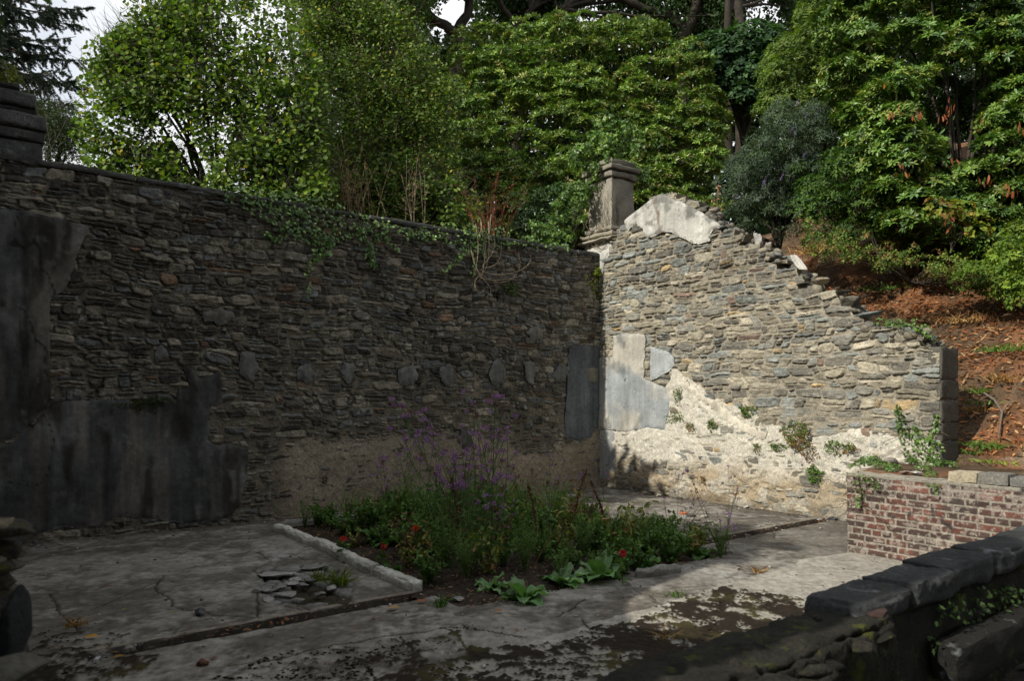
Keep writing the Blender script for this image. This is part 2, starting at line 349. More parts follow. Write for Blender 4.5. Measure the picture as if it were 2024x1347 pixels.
def masonry(acc, plane, s0, s1, z0, z1, step, seed, pal, wts, mort_col, zone, keep=None, thick=.35, rmin=.07, rmax=.15, wmin=.12, wmax=.36, big=1.0, relief=1.0, press=()):
    ns, nz_ = int((s1 - s0) / step) + 1, int((z1 - z0) / step) + 1
    S, Z = np.meshgrid(np.linspace(s0, s1, ns), np.linspace(z0, z1, nz_), indexing='ij')
    d, sid, rr, x, z, cs, cz = stonefield(S, Z, seed, rmin, rmax, wmin, wmax, big)
    e = np.clip(d / .013, 0, 1); prof = e * (2 - e)
    fine = fbm(S * 14, Z * 22, 0, seed + 9, 4)
    lam = fbm(S * 7, Z * 60 + 9 * rr[..., 3], 0, seed + 30, 3); fac = np.abs(fbm(S * 11 + 40 * rr[..., 2], Z * 15, 0, seed + 31, 3))
    hs = prof * (.010 + .040 * rr[..., 1]) + prof * .022 * ((rr[..., 2] - .5) * x + (rr[..., 3] - .5) * z * 1.4) + (.014 * fine + .010 * lam * (rr[..., 5] > .62) - .022 * fac) * prof - .030 * (1 - prof)
    hs = hs * relief
    for pl_ in press:
        hs = np.where(inpoly(S, Z, np.array(plane.poly(pl_))), np.minimum(hs, .012), hs)
    ml, mcol, tint = zone(S, Z, rr)                    # mortar level and its colour, stone tint
    mort = ml + .010 * fbm(S * 12, Z * 14, 0, seed + 12, 4)
    h = np.maximum(hs, mort); isM = smooth(-.004, .004, mort - hs)[..., None]
    h = h + .012 * fbm(S * .6, Z * .6, 0, seed + 14, 2)
    for pl_ in press:
        h = np.where(inpoly(S, Z, np.array(plane.poly(pl_))), np.minimum(h, .026), h)
    pal = np.array(pal); cum = np.cumsum(wts) / np.sum(wts); ci = np.searchsorted(cum, rr[..., 0] * .9999)
    col = pal[ci] * (.62 + .76 * rr[..., 4])[..., None] * (1 + .45 * fine + .2 * lam)[..., None] * tint
    lich = smooth(.34, .40, fbm(S * 13, Z * 13, 0, seed + 33, 4)); col = lerp3(col, np.array((.26, .26, .23)) * tint, .55 * lich)
    col = col * (1 - isM) + (np.asarray(mcol) * (1 + .3 * fbm(S * 25, Z * 25, 0, seed + 20, 3))[..., None]) * isM
    P = plane.pos(S, Z, h)
    vi = np.arange(ns * nz_).reshape(ns, nz_)
    K = np.ones((ns - 1, nz_ - 1), bool)
    if keep is not None:
        kv = keep(S, Z, cs, cz, sid); K = kv[:-1, :-1] & kv[1:, :-1] & kv[1:, 1:] & kv[:-1, 1:]
    q = np.stack([vi[:-1, :-1], vi[1:, :-1], vi[1:, 1:], vi[:-1, 1:]], -1)[K]
    Kp = np.pad(K, 1)
    ed = []
    a, b = np.nonzero(Kp[1:, 1:-1] != Kp[:-1, 1:-1]); ed.append(np.stack([vi[a, b], vi[a, b + 1]], -1))
    a, b = np.nonzero(Kp[1:-1, 1:] != Kp[1:-1, :-1]); ed.append(np.stack([vi[a, b], vi[a + 1, b]], -1))
    E = np.concatenate(ed); ub, inv = np.unique(E, return_inverse=True); inv = inv.reshape(E.shape)
    Pb = plane.pos(S.ravel()[ub], Z.ravel()[ub] - .01, -thick + 0 * Z.ravel()[ub]); nb = ns * nz_
    q2 = np.stack([E[:, 0], E[:, 1], nb + inv[:, 1], nb + inv[:, 0]], -1)
    used = np.zeros(nb + len(ub), bool); used[q.ravel()] = True; used[q2.ravel()] = True
    new = np.cumsum(used) - 1
    V = np.concatenate([P.reshape(-1, 3), Pb]); cc = np.concatenate([col.reshape(-1, 3), col.reshape(-1, 3)[ub]])
    acc.add(V[used], [new[q], new[q2]], cc[used])

PX_A1 = [(-60,400),(0,412),(60,418),(100,430),(150,440),(176,447),(170,465),(150,505),(138,555),(124,577),(100,587),(98,640),(99,790),(62,838),(22,868),(-60,885)]
PX_A2 = [(-60,893),(24,874),(66,842),(100,800),(130,793),(200,790),(240,791),(345,797),(350,770),(372,764),(358,722),(372,728),(386,737),(390,747),(437,739),(438,796),(415,800),(411,840),(412,872),(430,880),(450,876),(490,886),(485,950),(472,1000),(455,1018),(425,1032),(350,1034),(290,1022),(235,1022),(190,1040),(120,1044),(62,1060),(40,1090),(-60,1110)]
PX_A3 = [(1123,686),(1150,683),(1183,685),(1184,826),(1166,866),(1140,872),(1118,868),(1114,830),(1119,760),(1121,720)]
PX_B1 = [(1180,708),(1214,706),(1214,664),(1240,659),(1276,662),(1279,668),(1276,700),(1275,748),(1292,756),(1318,768),(1326,790),(1322,832),(1316,852),(1280,847),(1245,854),(1210,850),(1180,850)]
PX_B2 = [(1287,686),(1306,690),(1326,697),(1334,708),(1335,722),(1326,734),(1310,742),(1298,750),(1287,752)]
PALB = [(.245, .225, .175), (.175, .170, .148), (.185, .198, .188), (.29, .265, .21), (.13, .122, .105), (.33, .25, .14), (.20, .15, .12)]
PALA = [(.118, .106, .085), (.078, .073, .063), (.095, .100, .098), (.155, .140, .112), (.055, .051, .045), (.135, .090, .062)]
lerp3 = lambda a, b, f: np.asarray(a) * (1 - f[..., None]) + np.asarray(b) * f[..., None]

# ---- long wall on the left (shaded)
WA_TOP = 4.60
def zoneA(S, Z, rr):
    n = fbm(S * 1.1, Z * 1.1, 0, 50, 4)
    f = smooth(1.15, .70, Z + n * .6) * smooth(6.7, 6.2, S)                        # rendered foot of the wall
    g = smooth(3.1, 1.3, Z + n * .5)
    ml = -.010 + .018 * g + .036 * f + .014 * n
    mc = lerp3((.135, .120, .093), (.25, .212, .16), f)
    return ml, mc, 1.15 + .45 * smooth(2.2, .3, S)[..., None]  # stones tinted lighter near the corner for the sunlit wall's bounce light
wallA = thing('rubble_wall', 'long dark rubble stone wall in shade with a row of small plaster scraps', 'stone wall', world(5, 0))
a = Acc()
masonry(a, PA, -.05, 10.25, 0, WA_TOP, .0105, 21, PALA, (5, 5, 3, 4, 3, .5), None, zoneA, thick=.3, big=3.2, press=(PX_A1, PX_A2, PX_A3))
a.build('masonry', M_stoneA, wallA)
a = Acc(); obox(a, -.06, 10.3, -.55, -.07, -.1, WA_TOP - .03, (.06, .055, .05)); a.build('wall_core', M_stoneA, wallA, sm=False)
rng = np.random.default_rng(3); s = .02
while s < 9.55:                                        # flat coping slabs, some missing
    L_ = rng.uniform(.55, 1.2); e_ = min(s + L_, 9.6)
    if rng.random() < .82:
        a = Acc(); slab(a, s + .008, e_ - .008, -.50, .05, WA_TOP - .005, WA_TOP + .075 + rng.uniform(-.01, .015), (.085, .085, .082), seed=int(s * 10), n=(14, 6, 4), amp=.010)
        a.build('coping_slab', M_fg, wallA)
    s = e_

def patch(name, plane, pts, h1, mat, parent, col=(.2, .2, .2), is_px=True, amp=.012, h0=-.01, seed=0, step=.025, hbump=.006):
    """a raised scrap of plaster: gridded front, ragged outline, real thickness"""
    p = np.array(plane.poly(pts) if is_px else pts)
    lo, hi = p.min(0) - .03, p.max(0) + .03
    S, Z = np.meshgrid(np.arange(lo[0], hi[0] + step, step), np.arange(lo[1], hi[1] + step, step), indexing='ij')
    ns, nz_ = S.shape
    Pp = np.append(p, p[:1], 0)
    Sq, Zq = S + amp * 2 * fbm(S * 9, Z * 9, 0, seed, 4), Z + amp * 2 * fbm(S * 9, Z * 9, 0, seed + 5, 4)
    ins = inpoly(Sq, Zq, p); d = segdist(Sq, Zq, Pp)
    # pull grid points near the outline onto it
    sg = np.where(ins, d, -d); K4 = (sg[:-1, :-1] > -step * .6) & (sg[1:, :-1] > -step * .6) & (sg[1:, 1:] > -step * .6) & (sg[:-1, 1:] > -step * .6)
    gs, gz = np.gradient(sg, step); gl = np.maximum(np.hypot(gs, gz), .3)
    mv = np.where(np.abs(sg) < step * .75, -sg, 0); S2, Z2 = S + mv * gs / gl ** 2 * .9, Z + mv * gz / gl ** 2 * .9
    h = h1 - (.30 * h1 * smooth(.07 + .05 * fbm(S * 6, Z * 6, 0, seed + 3), 0, sg) * (fbm(S * 5, Z * 5, 0, seed + 4) > -.1)) - .2 * h1 * smooth(step * 1.2, 0, sg) + hbump * fbm(S * 3, Z * 3, 0, seed + 8, 3) * 2 + .004 * fbm(S * 30, Z * 30, 0, seed + 9, 3)
    ck = np.abs(fbm(S * 1.3 + 9, Z * 1.1, 0, seed + 11, 4)) < .008; h = h - .006 * ck
    vi = np.arange(ns * nz_).reshape(ns, nz_); q = np.stack([vi[:-1, :-1], vi[1:, :-1], vi[1:, 1:], vi[:-1, 1:]], -1)[K4]
    if not len(q): return
    Kp = np.pad(K4, 1); ed = []
    a_, b_ = np.nonzero(Kp[1:, 1:-1] != Kp[:-1, 1:-1]); ed.append(np.stack([vi[a_, b_], vi[a_, b_ + 1]], -1))
    a_, b_ = np.nonzero(Kp[1:-1, 1:] != Kp[1:-1, :-1]); ed.append(np.stack([vi[a_, b_], vi[a_ + 1, b_]], -1))
    E = np.concatenate(ed); ub, inv = np.unique(E, return_inverse=True); inv = inv.reshape(E.shape)
    V = np.concatenate([plane.pos(S2, Z2, h).reshape(-1, 3), plane.pos(S2.ravel()[ub], Z2.ravel()[ub], h0)]); nb = ns * nz_
    q2 = np.stack([E[:, 0], E[:, 1], nb + inv[:, 1], nb + inv[:, 0]], -1)
    used = np.zeros(len(V), bool); used[q.ravel()] = True; used[q2.ravel()] = True; new = np.cumsum(used) - 1
    cc = np.asarray(col(S, Z) if callable(col) else np.broadcast_to(col, S.shape + (3,))).reshape(-1, 3); cc = np.concatenate([cc, cc[ub] * .8])
    a = Acc(); a.add(V[used], [new[q], new[q2]], cc[used]); return a.build(name, mat, parent)

def GA(S, Z):
    c = lerp3((.064, .066, .067), (.120, .112, .099), smooth(-.1, .35, fbm(S * 5, Z * .7, 0, 600, 4)))
    c = lerp3(c, (.135, .138, .136), .7 * smooth(.12, .4, fbm(S * 3, Z * 2.2, 0, 601, 4))); c = lerp3(c, (.022, .02, .016), .85 * smooth(.1, .42, fbm(S * 4.5, Z * 1.1, 0, 602, 5)))
    c = lerp3(c, (.15, .15, .14), .4 * smooth(.36, .46, fbm(S * 7, Z * 7, 0, 603, 5))); ck = smooth(.012, .004, np.abs(fbm(S * .9 + 3, Z * .8, 0, 604, 4)))
    return lerp3(c, (.015, .014, .012), .9 * ck)
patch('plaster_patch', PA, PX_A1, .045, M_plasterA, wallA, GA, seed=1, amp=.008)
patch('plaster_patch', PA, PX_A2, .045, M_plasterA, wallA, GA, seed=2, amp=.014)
for i, (x, y, w_, h_) in enumerate([(490,725,40,64),(603,738,36,46),(688,735,27,44),(802,741,48,42),(880,742,36,46),(980,740,38,60),(1045,738,25,50),(1106,740,30,52),(318,700,28,38),(428,626,58,38),(1056,662,34,34),(918,868,34,50),(1010,575,16,18)]):
    rg = np.random.default_rng(100 + i); th = np.linspace(0, 2 * np.pi, 11)[:-1] + rg.uniform(-.25, .25, 10); rr_ = rg.uniform(.66, 1.18, 10)
    patch('plaster_scrap', PA, [(x + w_ / 2 * r_ * math.cos(t_), y + h_ / 2 * r_ * math.sin(t_)) for t_, r_ in zip(th, rr_)], .062, M_plasterA, wallA,
          (.125, .126, .122) if i < 9 else (.11, .105, .095), seed=20 + i, amp=.024, step=.018)
patch('plaster_patch', PA, PX_A3, .045, M_plasterA, wallA, (.095, .105, .115), seed=40, amp=.007, step=.02)
patch('plaster_patch', PA, [(1157,727),(1182,727),(1182,758),(1157,757)], .056, M_plasterB, wallA, (.19, .18, .14), seed=41, step=.02)

# ---- sunlit gable wall on the right
TOPB_PX = [(1183,505),(1196,492),(1215,470),(1238,438),(1268,415),(1300,388),(1340,392),(1385,408),(1415,438),(1440,455),(1475,482),(1510,492),(1540,512),(1570,535),(1600,560),(1622,585),(1655,590),(1688,612),(1700,642),(1745,648),(1800,650),(1840,668),(1848,684),(1862,686)]
TB = np.array(PB.poly(TOPB_PX)); TB[0, 0] = -.1; LB = 6.35
topB = lambda s: np.interp(s, TB[:, 0], TB[:, 1])
creamB = np.array(PB.poly([(1300,850),(1330,735),(1345,738),(1390,775),(1440,800),(1530,845),(1600,868),(1700,850),(1790,862),(1900,900),(1900,1100),(1183,1100),(1183,850)]))
def zoneB(S, Z, rr):
    n1, n2 = fbm(S * 4, Z * 4, 0, 70, 4), fbm(S * 1.2, Z * 1.2, 0, 75, 4)
    Sq, Zq = S + .18 * n1, Z + .14 * fbm(S * 4, Z * 4, 0, 71, 4)
    f = inpoly(Sq, Zq, creamB).astype(float)
    lower = smooth(.80, .42, Z + .30 * n2)
    ml = -.008 + .014 * smooth(2.8, 1.2, Z + n2 * .6) + .010 * n2
    patchy = smooth(-.15, .25, fbm(S * 3.1, Z * 4.2, 0, 78, 4))
    ml = ml * (1 - f) + f * (.030 + .024 * patchy - .020 * lower * (1 - patchy * .6) + .018 * n1)
    base = lerp3((.25, .225, .18), (.47, .45, .395), f)
    base = lerp3(base, (.31, .255, .18), f * lower * smooth(-.5, .2, n2 + .3))
    base = lerp3(base, (.38, .355, .30), f * lower * smooth(.15, .3, n1))
    foot_dark = smooth(.25, .05, Z + .1 * n2); base = base * (1 - .45 * foot_dark[..., None])  # mortar and render darker towards the foot of the wall
    tint = 1 + .12 * smooth(1.5, 0, S)[..., None] * np.array([.9, 1, 1])
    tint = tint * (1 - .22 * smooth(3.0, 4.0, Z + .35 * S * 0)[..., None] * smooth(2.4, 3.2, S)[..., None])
    return ml, base, tint
def keepB(S, Z, cs, cz, sid):
    return (cz + .02 < topB(np.clip(cs, 0, LB)) + .06 * np.sin(sid * 1.7) * (cs > 1.3)) & (Z < topB(np.clip(S, 0, LB)) + .12)
wallB = thing('gable_wall', 'sunlit pale rubble wall with a broken stepped top and white plaster peak', 'stone wall', world(0, 3))
a = Acc()
masonry(a, PB, -.02, LB, 0, 5.95, .0095, 33, PALB, (5, 3.5, 3.5, 3.5, 2, .35, .4), None, zoneB, keepB, press=(PX_B1, PX_B2, [(1180,846),(1216,846),(1219,900),(1218,950),(1180,962)]), thick=.30, big=2.6, rmin=.07, rmax=.17, wmin=.12, wmax=.38)
a.build('masonry', M_stoneB, wallB)
a = Acc()                                              # solid core and ragged top
cs_ = np.linspace(.03, LB - .02, 90); hz = topB(cs_) - .10 + .05 * fbm(cs_ * 3, cs_ * 0)
for f_ in (0,):
    P0 = PB.pos(cs_, 0 * cs_, -.10); P1 = PB.pos(cs_, hz, -.10); P2 = PB.pos(cs_, hz + .03, -.50); P3 = PB.pos(cs_, 0 * cs_, -.50)
    V = np.stack([P0, P1, P2, P3], 1).reshape(-1, 3); i = np.arange(89)[:, None] * 4; j = np.arange(4)[None]; j2 = (j + 1) % 4
    a.add(V, [np.stack([i + j, i + 4 + j, i + 4 + j2, i + j2], -1).reshape(-1, 4), np.array([[0, 1, 2, 3], [356, 359, 358, 357]])], (.15, .14, .12))
a.build('wall_core', M_stoneB, wallB)
a = Acc(); rng = np.random.default_rng(8)              # loose-looking stones bedded along the broken top
for k in range(260):
    s_ = rng.uniform(1.35, LB - .1); b_ = rng.uniform(-.46, .0); sz = rng.uniform(.08, .24)
    zt = topB(s_) - .07 + rng.uniform(0, .07)
    p = PB.pos(s_, zt, b_); rock(a, p, (sz, sz * rng.uniform(.6, .9), sz * rng.uniform(.35, .85)), rng, math.atan2(-v2[1], -v2[0]) + rng.uniform(-.4, .4), (rng.uniform(-.2, .2), rng.uniform(-.25, .25)), np.array(PALB[rng.integers(0, 5)]) * rng.uniform(.5, .95), sub=2, cuts=7)
a.build('bedded_stones', M_rock, wallB)
patch('plaster_peak', PB, [(1236,440),(1252,424),(1268,412),(1285,398),(1299,389),(1302,386),(1322,388),(1345,398),(1372,410),(1400,428),(1424,444),(1430,450),(1413,455),(1405,466),(1406,477),(1385,484),(1372,482),(1350,470),(1330,460),(1316,460),(1300,466),(1285,472),(1275,466),(1273,452),(1262,445),(1250,450),(1244,458)], .075, M_plasterB, wallB,
      lambda S, Z: lerp3(lerp3((.44, .44, .41), (.20, .20, .185), smooth(.05, .4, fbm(S * 5, Z * 5, 0, 611, 5) + .3 * (Z > topB(S) - .12))), (.13, .055, .028), (.55 + .8 * fbm(S * 12, Z * 6, 0, 612, 3)) * smooth(.055, .008, segdist(S + .02 * fbm(S * 9, Z * 9), Z, PB.poly([(1300,388),(1300,405),(1306,425),(1308,445),(1308,475)])))), seed=60, amp=.006, step=.02)
GB = lambda S, Z: lerp3(lerp3((.26, .285, .30), (.40, .385, .34), smooth(-.2, .3, fbm(S * 2, Z * 1.5, 0, 91, 4))), (.10, .11, .12), .6 * smooth(.18, .42, fbm(S * 3.5, Z * 2.5, 0, 95, 4)))
patch('plaster_patch', PB, PX_B1, .050, M_plasterB, wallB, GB, seed=61, amp=.008, step=.02)
patch('plaster_patch', PB, PX_B2, .050, M_plasterB, wallB, (.34, .37, .38), seed=62, amp=.007, step=.02)
patch('plaster_patch', PB, [(1180,850),(1216,850),(1219,900),(1216,925),(1205,945),(1180,952)], .030, M_plasterB, wallB, (.27, .28, .28), seed=63, amp=.007, step=.02)
patch('plaster_patch', PB, [(1184,500),(1200,492),(1206,488),(1207,502),(1196,520),(1190,560),(1184,572)], .050, M_plasterB, wallB, (.42, .42, .40), seed=64, amp=.007, step=.02)
# diagonal ridge of thick white mortar
patch('mortar_ridge', PB, [(1328,742),(1345,744),(1385,770),(1430,800),(1475,838),(1520,858),(1515,872),(1480,862),(1440,838),(1400,800),(1360,775),(1332,760)], .055, M_plasterB, wallB, (.50, .47, .40), seed=65, amp=.03, step=.02, hbump=.012)
# dressed quoins at the free end
rng = np.random.default_rng(12); z = 0.0; k = 0
zt = float(topB(LB))
while z < zt - .05:
    hq = min(rng.uniform(.24, .36), zt - z); 
    if zt - z - hq < .12: hq = zt - z
    a = Acc(); lng = rng.uniform(.10, .16) if k % 2 else rng.uniform(.05, .08)
    # block in room coords: t from LB-lng to LB+.02 ; s from -.52 to .03
    slab(a, -.50, .022, LB - lng, LB + .02, z + .004, z + hq - .004, np.array((.085, .082, .070)) * rng.uniform(.85, 1.2), seed=200 + k, n=(26, 8, 16), amp=.009)
    a.build('quoin', M_rock, wallB); z += hq; k += 1

# ---- chimney pier standing on the corner
pier = thing('stone_pier', 'weathered square stone pier with a moulded cap rising at the wall corner', 'pier', world(-.65, -.35, 4.3))
def pblock(name, g, z0, z1, col, mat, seed, top=None, amp=.012):
    s0, s1, t0, t1 = -1.02 - g, -.36 + g, -.72 - g, -.02 + g
    a = Acc(); slab(a, s0, s1, t0, t1, z0, z1, col, seed=seed, n=(9, 9, 7), amp=amp); a.build(name, mat, pier)
pblock('plinth', .06, 3.6, 4.98, (.42, .41, .38), M_plasterB, 301, amp=.02)
pblock('base_moulding', .19, 4.99, 5.07, (.27, .25, .20), M_rock, 302, amp=.02)
pblock('base_moulding', .13, 5.08, 5.19, (.27, .25, .20), M_rock, 303, amp=.02)
pblock('base_moulding', .06, 5.20, 5.30, (.26, .24, .20), M_rock, 303, amp=.02)
pblock('shaft', .0, 5.30, 6.30, (.26, .245, .205), M_rock, 304)
pblock('cap', .05, 6.31, 6.44, (.22, .205, .17), M_rock, 305, amp=.016)
pblock('cap', .10, 6.45, 6.56, (.22, .205, .17), M_rock, 306, amp=.016)
pblock('cap', .03, 6.57, 6.70, (.20, .19, .16), M_rock, 307, amp=.02)
a = Acc(); rng = np.random.default_rng(31)             # bare creeper stems clinging to the pier
for k in range(26):
    face = rng.random() < .65; c0 = rng.uniform(-.05, .72); zz = rng.uniform(4.9, 5.3); m = 16
    zs = np.linspace(zz, zz + rng.uniform(.5, 1.2), m); cc = c0 + np.cumsum(rng.normal(0, .025, m))
    P = world(-.36 - cc, np.full(m, .012), zs) if face else world(np.full(m, -.335), -.02 - cc, zs)
    tube(a, P, np.linspace(.007, .003, m), (.20, .17, .13), 4)
for k in range(14):                                    # swags round the base moulding
    m = 14; th = np.linspace(0, 1, m); sg = rng.uniform(0, .5); zz = rng.uniform(4.95, 5.25)
    P = world(-.42 - th * .6, np.full(m, .09 + .04 * rng.random()), zz + .08 * np.sin(th * 9 + k)) if k % 2 else world(np.full(m, -.25 + .03 * rng.random()), -.02 - th * .6, zz + .06 * np.sin(th * 8 + k))
    tube(a, P, .007, (.22, .18, .13), 4)
a.build('creeper_stems', M_dead, pier)

# ---- stack of slabs on the left end of the long wall
stub = thing('slab_pier', 'stub of thick weathered slabs on top of the dark wall at its left end', 'pier', world(9.9, .2, 4.6))
for k, (sA, z0, z1, g, cc) in enumerate([(9.38, 4.60, 4.86, .0, .06), (9.36, 4.87, 5.00, .02, .07), (9.34, 5.01, 5.19, .05, .11), (9.43, 5.20, 5.27, -.04, .04), (9.44, 5.28, 5.45, .0, .09), (9.6, 5.46, 5.52, .02, .05)]):
    a = Acc(); slab(a, sA, 10.3, -.52, .05 + g, z0, z1, (cc, cc, cc * 1.02), seed=320 + k, n=(34, 18, 8), amp=.010); a.build('slab', M_fg, stub)

# ---- side wall just outside the left of the view (unseen, added and shaped to shade the floor)
side = thing('side_wall', 'unseen tall ruined side wall at the left end of the room shaped to shade the floor', 'stone wall', world(10.3, 4))
a = Acc(); tt = np.linspace(0, 8.6, 60); zt_ = 4.85 + .35 * fbm(tt * .9, tt * 0 + 3) + .15 * fbm(tt * 5, tt * 0)
zt_ = zt_ - 1.75 * smooth(5.2, 6.1, tt) * smooth(8.1, 7.7, tt)  # top dips here so that sun reaches the front floor
V = np.stack([world(10.22, tt, -.1), world(10.22, tt, zt_), world(10.8, tt, zt_), world(10.8, tt, -.1)], 1).reshape(-1, 3)
i = np.arange(59)[:, None] * 4; j = np.arange(4)[None]; j2 = (j + 1) % 4
a.add(V, [np.stack([i + j, i + 4 + j, i + 4 + j2, i + j2], -1).reshape(-1, 4), np.array([[0, 1, 2, 3], [236, 239, 238, 237]])], (.08, .075, .07))
a.build('masonry', M_stoneA, side, sm=False)

# ------------------------------------------------------------------ floor
VB = (.5570, -.8305)                                   # direction of the low brick wall
BR0 = floorpt(1675.5, 1091)[:2]
def floor_parts():
    step = .0165; s0, s1, t0, t1 = -.05, 10.25, -.05, 8.95
    S, T = np.meshgrid(np.arange(s0, s1, step), np.arange(t0, t1, step), indexing='ij')
    def L(pts): return [tuple(float(q) for q in st(floorpt(*p))) for p in pts]
    n1, n2, n3 = fbm(S * 1.3, T * 1.3, 0, 1, 4), fbm(S * 6, T * 6, 0, 2, 4), fbm(S * 20, T * 20, 0, 3, 3)
    W1, W2 = S + .03 * n2 + .06 * fbm(S * 2.5, T * 2.5, 0, 5), T + .03 * fbm(S * 6, T * 6, 0, 4) + .06 * fbm(S * 2.5, T * 2.5, 0, 6)
    cr = [[(92,1175),(104,1195),(132,1220),(149,1250)],[(374,1130),(322,1138),(309,1154),(315,1168),(336,1182),(343,1199),(374,1210)],[(309,1152),(263,1171),(222,1189),(187,1203)],
          [(506,1091),(536,1109),(499,1130),(520,1154),(503,1171),(513,1199),(510,1223),(534,1241)],[(451,1095),(480,1094),(492,1088)],[(572,1095),(610,1108),(648,1101)],
          [(589,1195),(631,1215)],[(560,1200),(640,1212)],[(660,1275),(788,1258),(875,1242),(958,1247)],[(788,1262),(823,1284)],[(875,1242),(905,1262),(930,1300)],
          [(1093,1220),(1159,1185)],[(690,1320),(760,1290),(860,1285)],[(560,1300),(660,1275)],[(400,1330),(560,1300)],[(958,1247),(1040,1260)],[(1150,1225),(1170,1245)],[(640,1160),(700,1190),(712,1200)],[(343,1199),(420,1215),(503,1222)],
          [(1180,1000),(1300,1010)],[(1240,975),(1420,1010),(1590,1024)]]
    dc = np.full(S.shape, 9.)
    for c in cr: dc = np.minimum(dc, segdist(W1, W2, L(c)))
    # generic hairline network
    def voro(S, T, sc_, seed):
        x, y = S * sc_, T * sc_; xi, yi = np.floor(x).astype(int), np.floor(y).astype(int); f1 = np.full(S.shape, 9.); f2 = f1.copy(); idd = np.zeros(S.shape, int)
        for i in (-1, 0, 1):
            for j in (-1, 0, 1):
                px_, py_ = xi + i + _h(xi + i, yi + j, 0, seed), yi + j + _h(xi + i, yi + j, 1, seed); dd = np.hypot(px_ - x, py_ - y)
                m = dd < f1; f2 = np.where(m, f1, np.minimum(f2, dd)); idd = np.where(m, (xi + i) * 977 + (yi + j), idd); f1 = np.where(m, dd, f1)
        return (f2 - f1) / sc_, idd
    dv, _ = voro(W1 + .1 * n1, W2, .75, 9); gate = smooth(-.2, .1, fbm(S * .8, T * .8, 0, 44, 3)) * smooth(3.0, 5.2, T)
    crk = np.maximum(smooth(.016, .004, dc), smooth(.012, .003, dv) * gate * .8)
    # broken patch
    brk_poly = L([(508,1130),(560,1118),(640,1112),(700,1140),(700,1190),(640,1200),(590,1195),(540,1200),(512,1180)])
    f = inpoly(W1, W2, brk_poly).astype(float); db, ib = voro(W1, W2, 4.6, 17)
    hole = inpoly(W1, W2, L([(575,1160),(615,1150),(660,1165),(700,1180),(690,1200),(640,1190),(600,1195),(575,1185)]))
    gap = f * smooth(.035, .012, db); lift = (_h(ib, ib * 0, 0, 3) - .5) * .022 * f * (1 - gap)
    hgt = .004 * n1 + .003 * n2 + lift - .014 * crk - .03 * gap - .035 * hole
    # drain channel along the room
    tc_ = 4.86 + .012 * fbm(S * 2, S * 0, 0, 61); dt = T - tc_; chan = smooth(.092, .075, np.abs(dt) + .012 * n3) * (S > .02) * (S < 9.2); lip = smooth(.018, .008, np.abs(np.abs(dt) - .20)) * (dt < 0)
    edge = smooth(.19, .175, np.abs(dt)) * (1 - chan) * (.4 + .6 * (dt < 0))
    hgt = hgt - .075 * chan * (.8 + .5 * n3) - .012 * lip + .008 * edge
    col = lerp3((.105, .094, .080), (.200, .188, .168), smooth(-.3, .4, n1 + .6 * n2 + .3 * n3))
    lightf = smooth(.1, .5, fbm(S * 1.7 + T, T * 1.7 - S, 0, 31, 4)); col = lerp3(col, (.25, .245, .23), .7 * lightf * smooth(-.4, .3, n3 + n2))
    # rougher pale screed at the front
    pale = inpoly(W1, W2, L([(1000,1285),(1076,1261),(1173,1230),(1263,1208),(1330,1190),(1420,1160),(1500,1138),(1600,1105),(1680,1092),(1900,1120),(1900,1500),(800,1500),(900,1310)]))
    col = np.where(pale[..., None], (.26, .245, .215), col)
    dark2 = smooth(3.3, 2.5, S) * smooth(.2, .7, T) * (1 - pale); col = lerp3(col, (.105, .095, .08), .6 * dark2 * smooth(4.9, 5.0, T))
    edge_dark = smooth(.28, .05, np.minimum(T, S)); col = lerp3(col, (.06, .05, .04), edge_dark * .7)  # floor darker along the feet of both walls
    # moss and silt
    mz = np.zeros(S.shape)
    for pl, am in ([(1090,1275),(1200,1235),(1290,1212),(1380,1180),(1480,1165),(1560,1190),(1700,1240),(1500,1300),(1300,1340),(1100,1300)], .62), ([(850,1300),(960,1285),(1060,1290),(1300,1330),(1300,1420),(700,1420),(780,1340)], .58), ([(560,1290),(900,1262),(960,1300),(860,1420),(400,1420)], .40), ([(50,1240),(150,1250),(230,1275),(300,1300),(200,1360),(20,1360)], .5), ([(930,1235),(1000,1240),(980,1262),(930,1260)], .2), ([(1480,1130),(1560,1140),(1500,1165),(1440,1160)], .1):
        mz = np.maximum(mz, inpoly(W1 + .22 * n2 + .06 * n3, W2 + .22 * fbm(S * 6, T * 6, 0, 98) + .1 * n1, L(pl)) * am)
    near = smooth(5.2, 7.2, T) * .27; v_ = .5 + .5 * (fbm(S * 3.2, T * 3.2, 0, 88, 6) * .75 + .7 * fbm(S * 9, T * 9, 0, 89, 4) + .6 * n3 + .45 * fbm(S * 38, T * 38, 0, 90, 2))
    moss = smooth(0, .10, np.maximum(mz, near) + .55 * crk * smooth(4.5, 5.5, T) - (1 - v_) * .95)
    mcol = lerp3((.016, .011, .007), (.036, .030, .009), smooth(.05, .4, fbm(S * 3, T * 3, 0, 93, 4)))
    col = lerp3(col, (.02, .016, .012), np.maximum(crk, gap) * .9); col = lerp3(col, (.022, .017, .012), smooth(.112, .095, np.abs(dt) + .012 * n3) * (S < 9.3) * .93); col = lerp3(col, (.22, .185, .145), np.clip(edge - .3, 0, 1) * .8 * (np.abs(dt) > .11))
    col = lerp3(col, (.16, .165, .16), f * (1 - gap) * .6); col = np.where(hole[..., None], (.03, .025, .015), col)
    col = np.where((moss > .01)[..., None], lerp3(col, (0, 0, 0), moss) + mcol * moss[..., None], col)
    hgt = hgt + moss * (.010 + .012 * n3)
    n4 = fbm(S * 45, T * 45, 0, 97, 2); col = col * (1 + .40 * n3 + .2 * n2 + .35 * n4)[..., None]; hgt = hgt + .0025 * n4 + .003 * n3
